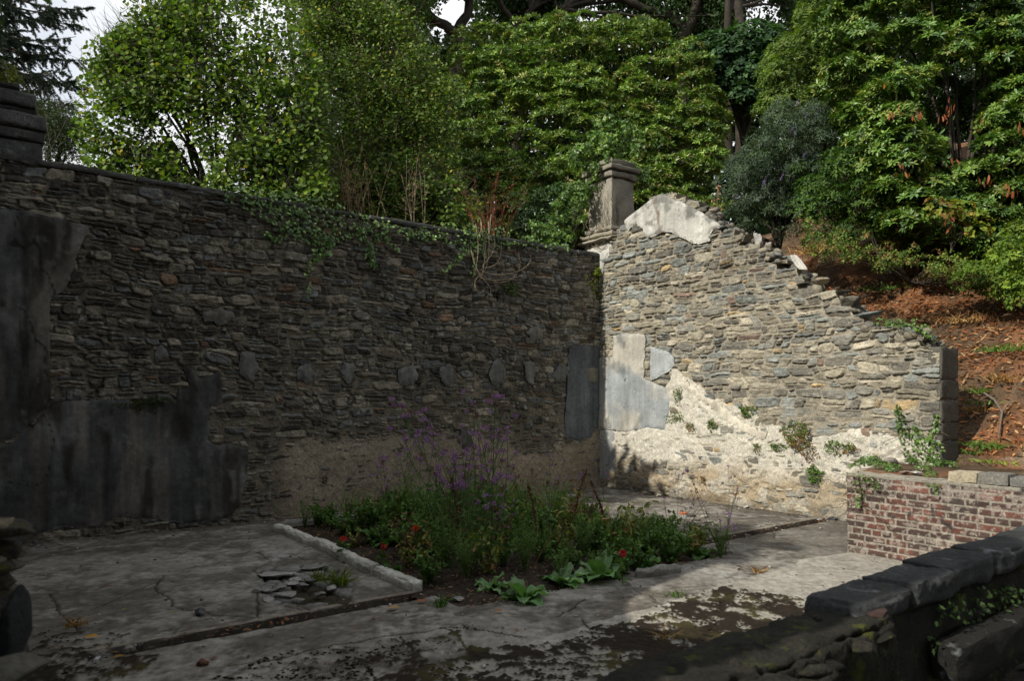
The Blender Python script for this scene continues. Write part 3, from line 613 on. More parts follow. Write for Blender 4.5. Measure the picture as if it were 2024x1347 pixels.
    # keep out the planting bed and everything behind the brick wall
    sB, tB = st(np.array([*BR0, 0])); P = world(S, T, hgt)
    inbed = (S > 3.25 + .1 * n2) & (S < 6.78) & (T > .78) & (T < 5.38 + .12 * n2 - .05 * np.sin(S * 3))
    dB = (P[..., 0] - BR0[0]) * (-VB[1]) + (P[..., 1] - BR0[1]) * VB[0]          # >0 on the far side of the brick face
    out = (T > tB - .02) & (dB > .1)
    kv = ~(inbed | out); K = kv[:-1, :-1] & kv[1:, :-1] & kv[1:, 1:] & kv[:-1, 1:]
    ns, nt_ = S.shape; vi = np.arange(ns * nt_).reshape(ns, nt_)
    q = np.stack([vi[:-1, :-1], vi[1:, :-1], vi[1:, 1:], vi[:-1, 1:]], -1)[K]
    used = np.zeros(ns * nt_, bool); used[q.ravel()] = True; new = np.cumsum(used) - 1
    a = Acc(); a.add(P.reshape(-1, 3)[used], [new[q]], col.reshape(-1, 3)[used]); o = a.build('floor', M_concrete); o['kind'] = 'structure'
floor_parts()
# soil of the bed, a low mound
a = Acc(); S, T = np.meshgrid(np.arange(3.05, 6.95, .04), np.arange(.7, 5.7, .04), indexing='ij')
hh = -.012 + .10 * smooth(0, .9, np.minimum(np.minimum(S - 3.1, 6.85 - S), np.minimum(T - .75, 5.55 - T))) + .018 * fbm(S * 7, T * 7, 0, 6, 4)
P = world(S, T, hh); vi = np.arange(S.size).reshape(S.shape)
a.add(P, [np.stack([vi[:-1, :-1], vi[1:, :-1], vi[1:, 1:], vi[:-1, 1:]], -1).reshape(-1, 4)], lerp3((.022, .015, .011), (.05, .035, .026), smooth(-.3, .4, fbm(S * 12, T * 12, 0, 8))).reshape(-1, 3))
soil = a.build('bed_soil', M_soil); soil['kind'] = 'structure'

# ------------------------------------------------------------------ ground outside the room
def ground_z(x, y):
    s, t = st(np.stack([x, y], -1)); n = fbm(np.asarray(x) * .35, np.asarray(y) * .35, 0, 400, 4)
    hill = 1.0 + .80 * np.maximum(-s - .62, 0); hill = np.where(hill > 8, 8 + (hill - 8) * .35, hill)
    hill = np.maximum(hill + .35 * n * smooth(.5, 2, -s), .885)
    back = 1.6 + .42 * np.maximum(-t - .6, 0); back = np.where(back > 7, 7 + (back - 7) * .3, back) + .4 * n
    behindA = t < -.45
    z = np.where(s < -.45, hill, np.where(behindA, 0, .885))
    z = np.where(behindA, np.where(s < -.45, np.maximum(hill * .75 + back * .25, back), back), z)
    low = (s > 2.3) & (t > -.3) | (t > 9.6); z = np.where(low & (t > -.3) & (s > -1.5), np.where(s > 2.3, -.12, z), z)
    return z
def gmesh(name, x0, x1, y0, y1, step, colf, mat, cut):
    X, Y = np.meshgrid(np.arange(x0, x1, step), np.arange(y0, y1, step), indexing='ij'); Z = ground_z(X, Y) + .05 * fbm(X * 3, Y * 3, 0, 410, 4) * (ground_z(X, Y) > .9)
    vi = np.arange(X.size).reshape(X.shape); kv = cut(X, Y); K = kv[:-1, :-1] & kv[1:, :-1] & kv[1:, 1:] & kv[:-1, 1:]
    q = np.stack([vi[:-1, :-1], vi[1:, :-1], vi[1:, 1:], vi[:-1, 1:]], -1)[K]; used = np.zeros(X.size, bool); used[q.ravel()] = True; new = np.cumsum(used) - 1
    a = Acc(); a.add(np.stack([X, Y, Z], -1).reshape(-1, 3)[used], [new[q]], colf(X, Y).reshape(-1, 3)[used]); o = a.build(name, mat); o['kind'] = 'structure'; return o
def cut_hill(X, Y):
    s, t = st(np.stack([X, Y], -1)); dB = (X - BR0[0]) * (-VB[1]) + (Y - BR0[1]) * VB[0]
    plat = (dB > .14) & (t > 5.50 + .34 * s) & (s < 3)
    return (s < -.40) | plat | (t < -.45)
def hillcol(X, Y):
    n, m = fbm(X * 1.2, Y * 1.2, 0, 420, 5), fbm(X * 9, Y * 9, 0, 430, 4)
    c = lerp3((.17, .080, .038), (.085, .056, .034), smooth(-.15, .2, n)); c = lerp3(c, (.17, .125, .085), smooth(.22, .3, fbm(X * .9 + 5, Y * .9, 0, 440, 4)))
    return c * (1 + .5 * m)[..., None]
gmesh('hillside', -16, 24, 3.0, 34, .09, hillcol, M_soil, cut_hill)
X, Y = np.meshgrid(np.linspace(-150, 150, 61), np.linspace(-150, 150, 61), indexing='ij'); a = Acc(); vi = np.arange(3721).reshape(61, 61)
a.add(np.stack([X, Y, 0 * X - .16], -1), [np.stack([vi[:-1, :-1], vi[1:, :-1], vi[1:, 1:], vi[:-1, 1:]], -1).reshape(-1, 4)], (.035, .04, .018)); o = a.build('ground', M_soil); o['kind'] = 'structure'

# ------------------------------------------------------------------ low brick wall
bw = thing('brick_wall', 'low wall of weathered red bricks with crumbling pale mortar', 'brick wall', (*BR0, 0))
PW = Plane(BR0, VB, (VB[1], -VB[0])); PW.n = np.array((VB[1], -VB[0])) if np.dot((VB[1], -VB[0]), BR0) < 0 else np.array((-VB[1], VB[0]))
def brick_wall(len_=5.2, top=.905):
    step = .0068; S, Z = np.meshgrid(np.arange(0, len_, step), np.arange(0, top, step), indexing='ij')
    Zw = Z + .004 * fbm(S * 2, Z * 2, 0, 500, 3); k = np.floor(Zw / .0752).astype(int); ph = _h(k, k * 0, 1, 77); header = (k % 4) == 3
    bl = np.where(header, .115, .232); off = np.where(k % 2 == 0, .0, bl / 2) + ph * .03
    x = (S + off + .006 * fbm(S * 5, Z * 9, 0, 501)) / bl; j = np.floor(x).astype(int)
    fx, fz = (x - j) * bl, Zw - k * .0752; dx = np.minimum(fx, bl - fx) - .006; dz = np.minimum(fz, .0752 - fz) - .0055
    d = np.minimum(dx, dz) + .004 * fbm(S * 30, Z * 30, 0, 502, 3)
    e = smooth(0, .008, d); r1, r2 = _h(j, k, 3, 9), _h(j, k, 4, 9)
    wear = smooth(.0, .35, fbm(S * 3.2, Z * 5, 0, 503, 5) + .35 * smooth(.5, .05, Z) * smooth(.3, 1.2, S) - .05)      # plaster remains low down
    h = e * (.010 + .008 * (r1 - .5)) * (1 - .8 * wear) + .004 * fbm(S * 25, Z * 25, 0, 504, 4) + .008 * wear
    c = lerp3((.125, .054, .042), (.060, .038, .034), smooth(.35, .8, r2)); c = c * (.75 + .5 * r1)[..., None]
    c = lerp3(c, (.055, .045, .04), .8 * smooth(.05, .4, fbm(S * 2.5 + 7, Z * 4, 0, 505, 4)))
    mc = np.array((.24, .22, .185)) * (1 + .3 * fbm(S * 40, Z * 40, 0, 506))[..., None]; c = lerp3((1, 1, 1), (0, 0, 0), e) * mc + c * e[..., None]
    fl = smooth(.09, .3, fbm(S * 22, Z * 22, 0, 507, 4) + .22 * wear + .0); c = lerp3(c, (.30, .265, .235), .60 * fl)
    c = lerp3(c, (.36, .28, .22), .75 * wear * smooth(.35, .1, Z + .1 * fbm(S * 4, Z * 4)))
    capz = smooth(.868, .875, Z + .012 * fbm(S * 6, Z * 0)); c = lerp3(c, (.22, .205, .175), capz); h = h * (1 - capz) + .016 * capz
    ns, nz_ = S.shape; vi = np.arange(ns * nz_).reshape(ns, nz_); P = PW.pos(S, Z, h)
    # fold the top back into a ledge and the end back into a return
    tp = PW.pos(S[:, -1], Z[:, -1] + .012 * fbm(S[:, -1] * 9, 0 * S[:, -1]), -.30 + 0 * S[:, -1]); en = PW.pos(0 * Z[0] - .004, Z[0], -.30 + 0 * Z[0])
    n0 = ns * nz_; V = np.concatenate([P.reshape(-1, 3), tp, en]); cc = np.concatenate([c.reshape(-1, 3), np.tile((.24, .22, .18), (ns, 1)), c[0]])
    q = np.stack([vi[:-1, :-1], vi[1:, :-1], vi[1:, 1:], vi[:-1, 1:]], -1).reshape(-1, 4)
    q1 = np.stack([vi[:-1, -1], vi[1:, -1], n0 + 1 + np.arange(ns - 1), n0 + np.arange(ns - 1)], -1); q2 = np.stack([vi[0, :-1], vi[0, 1:], n0 + ns + 1 + np.arange(nz_ - 1), n0 + ns + np.arange(nz_ - 1)], -1)
    a = Acc(); a.add(V, [q, q1, q2], cc); a.build('brickwork', M_brick, bw)
brick_wall()
def wblock(acc, c0, c1, h0, h1, z0, z1, col, seed, n=(9, 5, 5), amp=.007, plane=PW):
    t_ = Acc(); slab(t_, c0, c1, h0, h1, z0, z1, col, seed=seed, n=n, amp=amp)
    for V, Cc in zip(t_.V, t_.C):
        pass
    # re-map from room coordinates to the plane's
    n0 = 0
    V = np.concatenate(t_.V); s, t = st(V); V2 = plane.pos(s, V[:, 2], t); acc.add(V2, [np.concatenate(f) for f in t_.F.values()], np.concatenate(t_.C))
BT = .905
for k, (c0, c1, dz, cc) in enumerate([(1.06, 1.34, .11, (.34, .30, .22)), (1.345, 1.62, .115, (.16, .155, .14)), (1.625, 1.93, .10, (.17, .165, .155)), (1.94, 2.26, .105, (.15, .145, .14)), (2.27, 2.6, .10, (.16, .155, .15)), (2.61, 3.0, .105, (.15, .15, .145)), (3.01, 3.4, .10, (.16, .155, .15))]):
    a = Acc(); wblock(a, c0, c1, -.27, -.03, BT + .002, BT + dz, cc, 510 + k); a.build('kerb_stone', M_rock, bw)

# ------------------------------------------------------------------ foreground wall
PF0 = np.array([1.66, 3.40]); PF = Plane(PF0, u2, -v2)        # coordinate runs to the right, normal towards the viewer
fg = thing('coping_wall', 'dark low wall with heavy stone copings in the near right corner', 'low wall', (*PF0, 0))
FT = H - .2884 * 3.40
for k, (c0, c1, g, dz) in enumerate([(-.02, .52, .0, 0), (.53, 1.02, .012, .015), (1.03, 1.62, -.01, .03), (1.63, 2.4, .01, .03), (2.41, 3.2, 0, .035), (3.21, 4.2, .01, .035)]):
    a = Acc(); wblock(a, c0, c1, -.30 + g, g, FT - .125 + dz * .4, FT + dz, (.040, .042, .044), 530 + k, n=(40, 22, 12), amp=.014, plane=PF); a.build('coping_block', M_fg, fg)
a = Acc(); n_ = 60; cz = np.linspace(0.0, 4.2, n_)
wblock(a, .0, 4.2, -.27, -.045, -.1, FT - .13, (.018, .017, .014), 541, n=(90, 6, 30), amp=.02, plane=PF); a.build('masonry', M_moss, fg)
# a lower offset ledge at the foot of the copings on the viewer's side
a = Acc(); wblock(a, .75, 4.2, -.03, .14, FT - .55, FT - .32, (.012, .012, .011), 543, n=(50, 6, 8), amp=.016, plane=PF); a.build('ledge', M_fg, fg)
# low broken rubble continuing to the left
lowf = thing('broken_wall', 'low mossy remains of rubble wall running down to the bottom of the view', 'low wall', (*PF.pos(-.8, 0)[:2], 0))
a = Acc(); rng = np.random.default_rng(77)
for k in range(200):
    c = -rng.random() * 2.7 + .16; b_ = rng.uniform(-.24, .14); tpz = FT - .025 - .02 * max(0, -c) - .03 * rng.random(); zc_ = tpz - rng.random() ** 2 * .7
    rock(a, PF.pos(c, zc_ - .05, b_), (rng.uniform(.10, .30), rng.uniform(.10, .22), rng.uniform(.04, .10)), rng, math.atan2(u2[1], u2[0]) + rng.uniform(-.2, .2), (rng.uniform(-.12, .12), rng.uniform(-.12, .12)), np.array((.020, .019, .014)) * rng.uniform(.5, 1.5), sub=3, cuts=16, rough=.05)
a.build('masonry', M_moss, lowf)
a = Acc(); wblock(a, -2.75, .15, -.27, .10, -.1, FT - .065, (.017, .016, .012), 545, n=(150, 22, 30), amp=.032, plane=PF); a.build('wall_core', M_moss, lowf)
a = Acc(); rock(a, PF.pos(.10, FT - .045, .02), (.24, .10, .03), np.random.default_rng(4), math.atan2(u2[1], u2[0]) + .15, (0, .03), (.055, .032, .028), sub=3, cuts=16); a.build('slate_slip', M_rock, lowf)

# stub of wall at the left edge, near
lst = thing('wall_stub', 'near rubble wall stub with an upright slate at the left edge of the view', 'stone wall', (-1.65, 2.2, 0))
a = Acc(); rng = np.random.default_rng(91)
for k in range(120):
    zc_ = rng.uniform(.2, 1.34); y_ = 2.25 + rng.uniform(-.04, .5); x_ = -.722 * y_ - rng.random() * .5; rock(a, (x_, y_, zc_), (rng.uniform(.12, .26), .22, rng.uniform(.04, .09)), rng, rng.uniform(-.3, .3), (0, rng.uniform(-.1, .1)), np.array((.055, .05, .04)) * rng.uniform(.5, 1.5), sub=3, cuts=14)
a.build('masonry', M_moss, lst)
a = Acc(); rock(a, (-1.70, 2.3, 1.34), (.22, .22, .06), rng, .2, (0, .05), (.16, .14, .10), sub=3, cuts=14); rock(a, (-1.70, 2.25, 1.25), (.20, .2, .06), rng, -.1, (0, -.1), (.13, .12, .09), sub=3); a.build('top_stones', M_rock, lst)
a = Acc(); rock(a, (-1.575, 2.28, 1.03), (.05, .18, .32), rng, .05, (0, -.02), (.022, .026, .028), sub=3, cuts=12); a.build('upright_slate', M_fg, lst)
a = Acc(); rock(a, (-1.50, 2.05, .96), (.30, .3, .10), rng, .1, (0, .12), (.11, .105, .09), sub=3, cuts=14); a.build('ledge_stone', M_rock, lst)
a = Acc(); rock(a, (-1.17, 1.90, .70), (.30, .30, .16), rng, .3, (0, .03), (.09, .088, .03), sub=4, rough=.05); o = a.build('boulder', M_moss, base=(-1.17, 1.9, .6))
tag(o, 'rounded mossy stone at the bottom left corner in front of the floor', 'boulder')
a = Acc(); slab(a, 0, 0, 0, 0, 0, 0, (0, 0, 0)) if False else None
a = Acc(); box(a, np.array([[-2.6, 1.5, -.1], [-1.0, 1.5, -.1], [-1.05, 2.3, -.1], [-2.6, 2.3, -.1], [-2.6, 1.5, .60], [-1.0, 1.5, .60], [-1.05, 2.3, .60], [-2.6, 2.3, .60]]), (.04, .038, .032)); a.build('wall_core', M_moss, lst, sm=False)

# ------------------------------------------------------------------ vegetation builders
def lobes_from_poly(poly, n, Yf, r, rng, margin=.8, jit=.6, deep=0):
    """foliage masses: centres spread through the crown's outline with real depth and size"""
    p = np.asarray(poly, float); out = []
    lo, hi = p.min(0), p.max(0); tries = 0
    while len(out) < n and tries < n * 60:
        tries += 1
        x, y = rng.uniform(lo[0], hi[0]), rng.uniform(lo[1], hi[1])
        Y = Yf(x, y) + rng.uniform(-jit, jit); rr = rng.uniform(*r); m = rr * F / Y * margin
        if inpoly(np.array([x]), np.array([y]), p)[0] and all(inpoly(np.array([x + dx * m]), np.array([y + dy * m]), p)[0] for dx, dy in ((1, 0), (-1, 0), (0, -1), (0, 1))):
            out.append((*at(x, y, Y + rr * .5), rr))
    out = np.array(out)
    if deep:
        m = len(out) * 2 // 3; e = out[rng.choice(len(out), m)].copy(); e[:, :3] *= 1; d = rng.uniform(.5, 1.5, m)[:, None] * deep
        o3 = np.array([0, 0, H]); e[:, :3] = o3 + (e[:, :3] - o3) * (1 + d / e[:, 1:2]); e[:, 2] -= .15 * deep; e[:, 3] *= 1.15; out = np.concatenate([out, e])
    return out
def on_lobes(L, per_m2, rng, flat=.75, zmin=-.35, back=-.35):
    Ps, Ns = [], []
    for x, y, z, r in L:
        n = int(4 * np.pi * r * r * per_m2); d = rand_dir(n, rng); d = d[(d[:, 2] > zmin)]
        v = nrm(np.array([0, 0, H]) - np.array([x, y, z])); d = d[d @ v > back]
        rad = r * (1 + .22 * fbm(d[:, 0] * 2.5 + x * 3, d[:, 1] * 2.5 + y, d[:, 2] * 2.5 + z, 0, 3))[:, None] * rng.uniform(.86, 1.06, (len(d), 1))
        Ps.append(np.array([x, y, z]) + d * rad * np.array([1, 1, flat])); Ns.append(nrm(d / np.array([1, 1, flat])))
    P, N = np.concatenate(Ps), np.concatenate(Ns); keep = np.ones(len(P), bool)
    for x, y, z, r in L:
        q = (P - np.array([x, y, z])) / np.array([1, 1, flat]); keep &= ~((q ** 2).sum(1) < (r * .72) ** 2)
    return P[keep], N[keep]
def in_lobes(L, n, rng, flat=.8):
    w_ = L[:, 3] ** 3; i = rng.choice(len(L), n, p=w_ / w_.sum()); return L[i, :3] + rand_dir(n, rng) * (rng.random((n, 1)) ** .4) * L[i, 3:4] * np.array([1, 1, flat])
def limbs(acc, root, L, rng, r0=.09, col=(.06, .05, .04), n=30, k=5):
    c = L[:, :3].mean(0)
    for i in rng.choice(len(L), min(n, len(L)), replace=False):
        e = L[i, :3]; t = np.linspace(0, 1, 9)[:, None]; ctrl = root * .55 + c * .3 + e * .15; ctrl = np.array([ctrl[0], ctrl[1], root[2] * .5 + e[2] * .5])
        P = (1 - t) ** 2 * root + 2 * t * (1 - t) * ctrl + t ** 2 * e + rng.normal(0, .05, (9, 3)) * t
        tube(acc, P, np.linspace(r0, r0 * .15, 9), col, k)
def twigs(acc, P, rng, col, length=(.2, .6), r=.004, up=.3):
    n = len(P); d = rand_dir(n, rng); d[:, 2] = np.abs(d[:, 2]) * .6 + up; d = nrm(d); L = rng.uniform(*length, n)[:, None]
    t = np.linspace(0, 1, 5)[None, :, None]; b = rand_dir(n, rng)[:, None] * .12 * L[:, None]
    tubes(acc, P[:, None] + d[:, None] * L[:, None] * t + b * np.sin(t * 3.1), np.linspace(r, r * .4, 5)[None], col)
def bush(name, label, cat, L, rng, kind, per_m2, size, wid, pal, root, mat=M_leaf, nl=9, spread=(45, 95), inner=0, flat=.75, group=None, upb=.7, zmin=-.35, w=None, trunk=.09, nlimb=25, back=-.35, innerpal=None):
    t = thing(name, label, cat, root, group)
    a = Acc(); P, N = on_lobes(L, per_m2, rng, flat, zmin, back)
    D = N + np.array([0, 0, upb]) + rng.normal(0, .25, N.shape)
    whorls(a, P, D, rng, nl, size, wid, pal, w, spread, kind)
    if inner:
        Q = in_lobes(L, inner, rng); leaves(a, kind, Q, rand_dir(inner, rng), rand_dir(inner, rng) + (0, 0, 1), size * rng.uniform(.8, 1.4, inner), wid * 1.2, pick(innerpal or pal, inner, rng))
    a.build('leaves', mat, t)
    a = Acc(); limbs(a, np.array(root, float), L, rng, trunk, n=nlimb); a.build('stems', M_bark, t)
    return t
gz = lambda x, y: float(ground_z(np.array([x]), np.array([y]))[0])

RHO = [(.10, .185, .028), (.15, .24, .036), (.06, .12, .022), (.20, .26, .045), (.22, .19, .06), (.04, .085, .02)]
# ---- centre rhododendron
rng = np.random.default_rng(101)
polyC = [(775,120),(870,60),(1000,34),(1110,18),(1250,24),(1355,66),(1415,130),(1445,250),(1440,420),(1400,470),(1290,440),(1250,500),(1120,520),(880,500),(760,430),(700,300),(760,190)]
LC = lobes_from_poly(polyC, 560, lambda x, y: 17.2 + (480 - y) / 440 * 3.2 + abs(x - 1120) / 330 * .8, (.26, .50), rng, .8, .30, deep=1.3)
bush('rhododendron', 'broad domed rhododendron behind the stone pier and white plaster peak', 'shrub', LC, rng, 'long', 66, .125, .036, RHO, at(1120, 470, 20) - np.array([0, 0, 2]), inner=26000, spread=(30, 85), upb=.9, flat=.54, zmin=-.15, w=(.26, .3, .14, .18, .07, .05), nl=8, trunk=.08, nlimb=14)
# ---- right rhododendron
polyR = [(1590,-120),(2160,-120),(2160,610),(2040,560),(1960,540),(1900,520),(1790,505),(1720,430),(1690,330),(1640,250),(1620,140)]
rng = np.random.default_rng(102)
hollow = [(1850,130),(1960,120),(1965,250),(1940,340),(1850,330),(1800,250)]
LR = lobes_from_poly(polyR, 380, lambda x, y: 12.3 + (500 - y) / 600 * 1.6 + max(0, (1750 - x)) / 150 * .9, (.20, .40), rng, .8, .4, deep=.9)
pr = F / LR[:, 1]; hx = CX + LR[:, 0] * pr; hy = HY - (LR[:, 2] - H) * pr
LR = LR[~(inpoly(hx, hy, hollow))]; LR = np.concatenate([LR, lobes_from_poly(polyR, 60, lambda x, y: 15.2, (.5, .8), rng, .6, .4)])
tR = bush('rhododendron', 'large overhanging rhododendron with some brown drooping leaves on the right hillside', 'shrub', LR, rng, 'long', 72, .125, .040, [(.085, .165, .026), (.125, .205, .034), (.05, .11, .022), (.17, .20, .036)], at(1900, 480, 13.6) - np.array([0, 0, .4]), inner=18000, flat=.55, zmin=-.18, w=(.35, .3, .2, .15), nl=9, trunk=.05, nlimb=26)
a = Acc(); rng = np.random.default_rng(103)             # dead brown leaves and a few yellow ones
for (px_, py_, n, Y) in [(1768,212,7,12.1),(1812,222,6,12.0),(1880,205,8,12.3),(1868,222,5,12.3),(1945,240,5,12.4),(1780,330,4,12.1),(1955,350,6,11.8),(2000,372,9,11.7),(1880,320,4,12.2),(1870,440,5,11.8),(2012,240,3,11.8)]:
    P = at(px_, py_, Y) + rng.normal(0, .05, (n, 3)); A = np.tile((0, 0, -1.0), (n, 1)) + rng.normal(0, .25, (n, 3))
    leaves(a, 'long', P, A, rand_dir(n, rng), .13, .032, pick([(.22, .06, .025), (.16, .06, .03), (.28, .10, .04)], n, rng))
n = 30; P, N = on_lobes(LR[::3], 9, rng); i = rng.choice(len(P), n); leaves(a, 'long', P[i] + N[i] * .06, rand_dir(n, rng), N[i], .12, .045, pick([(.42, .26, .02), (.45, .18, .03)], n, rng))
a.build('dead_leaves', M_matte, tR)
# ---- hazel on the left
rng = np.random.default_rng(104)
HAZ = [(.085, .15, .024), (.12, .19, .032), (.06, .11, .022), (.18, .24, .04), (.045, .085, .022)]
def leafy(name, label, cat, polys, n, Yf, r, nleaf, kind, size, wid, pal, root, rng, mat=M_matte, w=None, twn=1500, twc=(.10, .09, .07), droop=.35, yellow=.0, trunk=.06, nlimb=16, group=None, holes=(), fill=.45):
    L = np.concatenate([lobes_from_poly(p, k, Yf, r, rng, .6) for p, k in zip(polys, n)])
    t = thing(name, label, cat, root, group); a = Acc(); P = in_lobes(L, nleaf, rng, .85)
    for pl_ in polys[:1]:
        nf = int(nleaf * fill); p_ = np.array(pl_, float); x, y = rng.uniform(p_[:, 0].min(), p_[:, 0].max(), nf), rng.uniform(p_[:, 1].min(), p_[:, 1].max(), nf); k = inpoly(x + 22 * fbm(x / 30, y / 30), y + 22 * fbm(x / 30, y / 30, 5), p_); x, y = x[k], y[k]
        Yv = np.array([Yf(i, j) for i, j in zip(x, y)]) + rng.normal(0, .45, len(x)); P = np.concatenate([P, np.stack([(x - CX) / F * Yv, Yv, H + (HY - y) / F * Yv], -1)])
    if holes:
        q = F / P[:, 1]; x, y = CX + P[:, 0] * q, HY - (P[:, 2] - H) * q
        for hp, pr_ in holes: P = P[~(inpoly(P[:, 0] * 0 + x + 14 * fbm(x / 20, y / 20), y, hp) & (rng.random(len(P)) < pr_))]; q = F / P[:, 1]; x, y = CX + P[:, 0] * q, HY - (P[:, 2] - H) * q
    m = len(P); A = rand_dir(m, rng); A[:, 2] = A[:, 2] * .5 - droop; N = rand_dir(m, rng) * .8 + np.array([-.3, -.4, .9])
    c = pick(pal, m, rng, .25, w); yl = rng.random(m) < yellow; c[yl] = (.36, .30, .03)
    leaves(a, kind, P, A, N, size * rng.uniform(.6, 1.2, m), wid * rng.uniform(.7, 1.1, m), c); a.build('leaves', mat, t)
    a = Acc(); limbs(a, np.array(root, float), L, rng, trunk, n=nlimb); 
    if twn: twigs(a, P[rng.choice(m, min(twn, m), replace=False)], rng, twc, (.2, .7), .005)
    a.build('branches', M_bark, t); return t
leafy('hazel_tree', 'spreading hazel with loose round leaves over the left of the dark wall', 'tree', [
    [(160,380),(150,180),(200,100),(250,40),(330,-40),(560,-60),(640,130),(660,380),(420,400)], [(215,90),(262,30),(300,50),(240,140)], [(420,370),(660,330),(680,420),(500,430)]], (125, 8, 22),
    lambda x, y: 12.4 + (350 - y) / 350 * .8, (.25, .55), 27000, 'round', .088, .075, HAZ, at(440, 500, 13.4), rng, w=(.25, .28, .17, .17, .13), yellow=.018, twn=3400,
    holes=(([(300,215),(350,225),(410,330),(400,362),(360,335),(330,270)], .86), ([(175,215),(240,225),(330,250),(330,285),(200,262)], .6), ([(390,110),(470,150),(440,200),(400,170)], .45), ([(230,-20),(330,-40),(300,40),(240,80)], .5)))
rng = np.random.default_rng(105)
leafy('mixed_thicket', 'tall twiggy thicket of small leaved shrubs between the hazel and the domed rhododendron', 'shrub', [[(540,-80),(720,-80),(840,60),(900,160),(930,420),(880,500),(640,440),(560,380),(600,140)]], (120,),
    lambda x, y: 14.6 + (400 - y) / 400 * 1.2, (.35, .65), 34000, 'round', .075, .055, [(.070, .125, .024), (.10, .165, .03), (.05, .095, .02), (.15, .19, .04)], at(720, 520, 15.6), rng, yellow=.012, twn=2600, twc=(.13, .10, .07), w=None)
rng = np.random.default_rng(106)
leafy('hazel_sapling', 'low round leaved growth showing behind the copings left of the pier', 'shrub', [[(560,330),(800,300),(960,380),(960,500),(860,470),(600,410)], [(240,300),(330,330),(420,380),(300,370)]], (36, 8),
    lambda x, y: 13.6 + .6 * (x > 600), (.2, .36), 3600, 'round', .085, .075, HAZ, at(760, 520, 14.3), rng, twn=400)

# ---- ivy cloaking the pier
rng = np.random.default_rng(107)
LI = lobes_from_poly([(1125,300),(1160,260),(1200,225),(1250,235),(1278,285),(1268,318),(1225,305),(1200,332),(1180,380),(1155,440),(1140,485),(1110,500),(1040,500),(1050,430),(1100,400)], 90, lambda x, y: 15.1 if x < 1140 else 14.85, (.09, .19), rng, .7, .2)
LI = np.concatenate([LI, lobes_from_poly([(1268,330),(1290,325),(1300,370),(1280,385),(1262,360)], 6, lambda x, y: 15.2, (.08, .15), rng, .5, .1)])
bush('ivy', 'bright mound of small leaved ivy swamping the left side of the stone pier', 'climber', LI, rng, 'ivy', 115, .062, .045, [(.075, .155, .025), (.11, .20, .035), (.05, .11, .025), (.14, .22, .04)], at(1110, 520, 15.2), mat=M_leaf, nl=4, spread=(50, 110), inner=1500, flat=.9, upb=.2, zmin=-.8, trunk=.015, nlimb=14)
rng = np.random.default_rng(108)
LI = lobes_from_poly([(1030,400),(1110,360),(1150,380),(1140,480),(1060,500),(1010,490)], 26, lambda x, y: 16.2, (.2, .35), rng, .6, .3)
bush('laurel_shrub', 'dark glossy undergrowth between the ivy mound and the red stemmed bush', 'shrub', LI, rng, 'long', 60, .10, .035, [(.035, .085, .02), (.06, .12, .025)], at(1080, 540, 16.6), nl=6, inner=600, trunk=.03, nlimb=10)

# ---- buddleja, grey-green, mauve flower spikes
rng = np.random.default_rng(109)
LB_ = lobes_from_poly([(1400,360),(1440,330),(1470,240),(1510,250),(1530,190),(1570,215),(1610,185),(1640,240),(1665,290),(1630,330),(1665,390),(1600,430),(1560,480),(1520,440),(1480,475),(1420,430)], 90, lambda x, y: 14.2, (.12, .30), rng, .6, .6, deep=.5)
tb = bush('buddleja', 'grey leaved buddleja with a few mauve flower heads behind the broken wall top', 'shrub', LB_, rng, 'long', 80, .10, .020, [(.065, .10, .065), (.045, .075, .05), (.095, .125, .09), (.05, .085, .035)], at(1540, 500, 14.6), mat=M_matte, nl=7, spread=(40, 120), inner=1500, zmin=-.7, upb=.1, trunk=.04, nlimb=22)
for k, (x, y) in enumerate([(1565,256),(1572,264),(1576,203),(1595,225),(1613,225),(1512,355),(1572,426),(1580,420),(1545,350),(1590,305),(1456,390),(1510,362)]):
    a = Acc(); c = at(x, y, 13.75); n = 60; t_ = rng.random(n); P = c + np.stack([.05 * (t_ - .5), 0 * t_, .12 * (t_ - .5)], -1) + rand_dir(n, rng) * .018
    leaves(a, 'small', P, rand_dir(n, rng), rand_dir(n, rng), .016, .014, pick([(.26, .20, .42), (.20, .15, .36)], n, rng))
    a.build('flower_spike', M_petal, tb)

# ---- shrubs further back
rng = np.random.default_rng(110)
L1 = lobes_from_poly([(1440,330),(1480,230),(1500,130),(1560,60),(1600,-60),(1720,-60),(1740,120),(1700,240),(1640,300),(1560,250)], 110, lambda x, y: 15.8 + (300 - y) / 350 * 1.5, (.3, .55), rng, .75, deep=1.0)
bush('laurel_shrub', 'yellowish green shrub with pale seed heads between the grey buddleja and the big rhododendron', 'shrub', L1, rng, 'small', 75, .095, .05, [(.095, .15, .028), (.12, .17, .035), (.065, .11, .025)], at(1600, 450, 17), nl=6, inner=3000, mat=M_matte, trunk=.06)
rng = np.random.default_rng(111)
L1 = lobes_from_poly([(1330,110),(1400,70),(1480,45),(1570,40),(1560,150),(1480,250),(1430,230),(1400,150)], 45, lambda x, y: 21, (.45, .8), rng, .7)
bush('elder_shrub', 'bluish green shrub under the dark trees behind the domed rhododendron', 'shrub', L1, rng, 'round', 45, .14, .08, [(.035, .08, .03), (.055, .11, .04), (.025, .06, .025)], at(1470, 300, 21.5), nl=5, inner=3000, mat=M_matte, trunk=.06)
rng = np.random.default_rng(112)
L1 = lobes_from_poly([(1880,530),(1940,480),(2000,440),(2080,420),(2100,640),(2010,620),(1960,585),(1920,590)], 60, lambda x, y: 11.3, (.09, .20), rng, .6, .5)
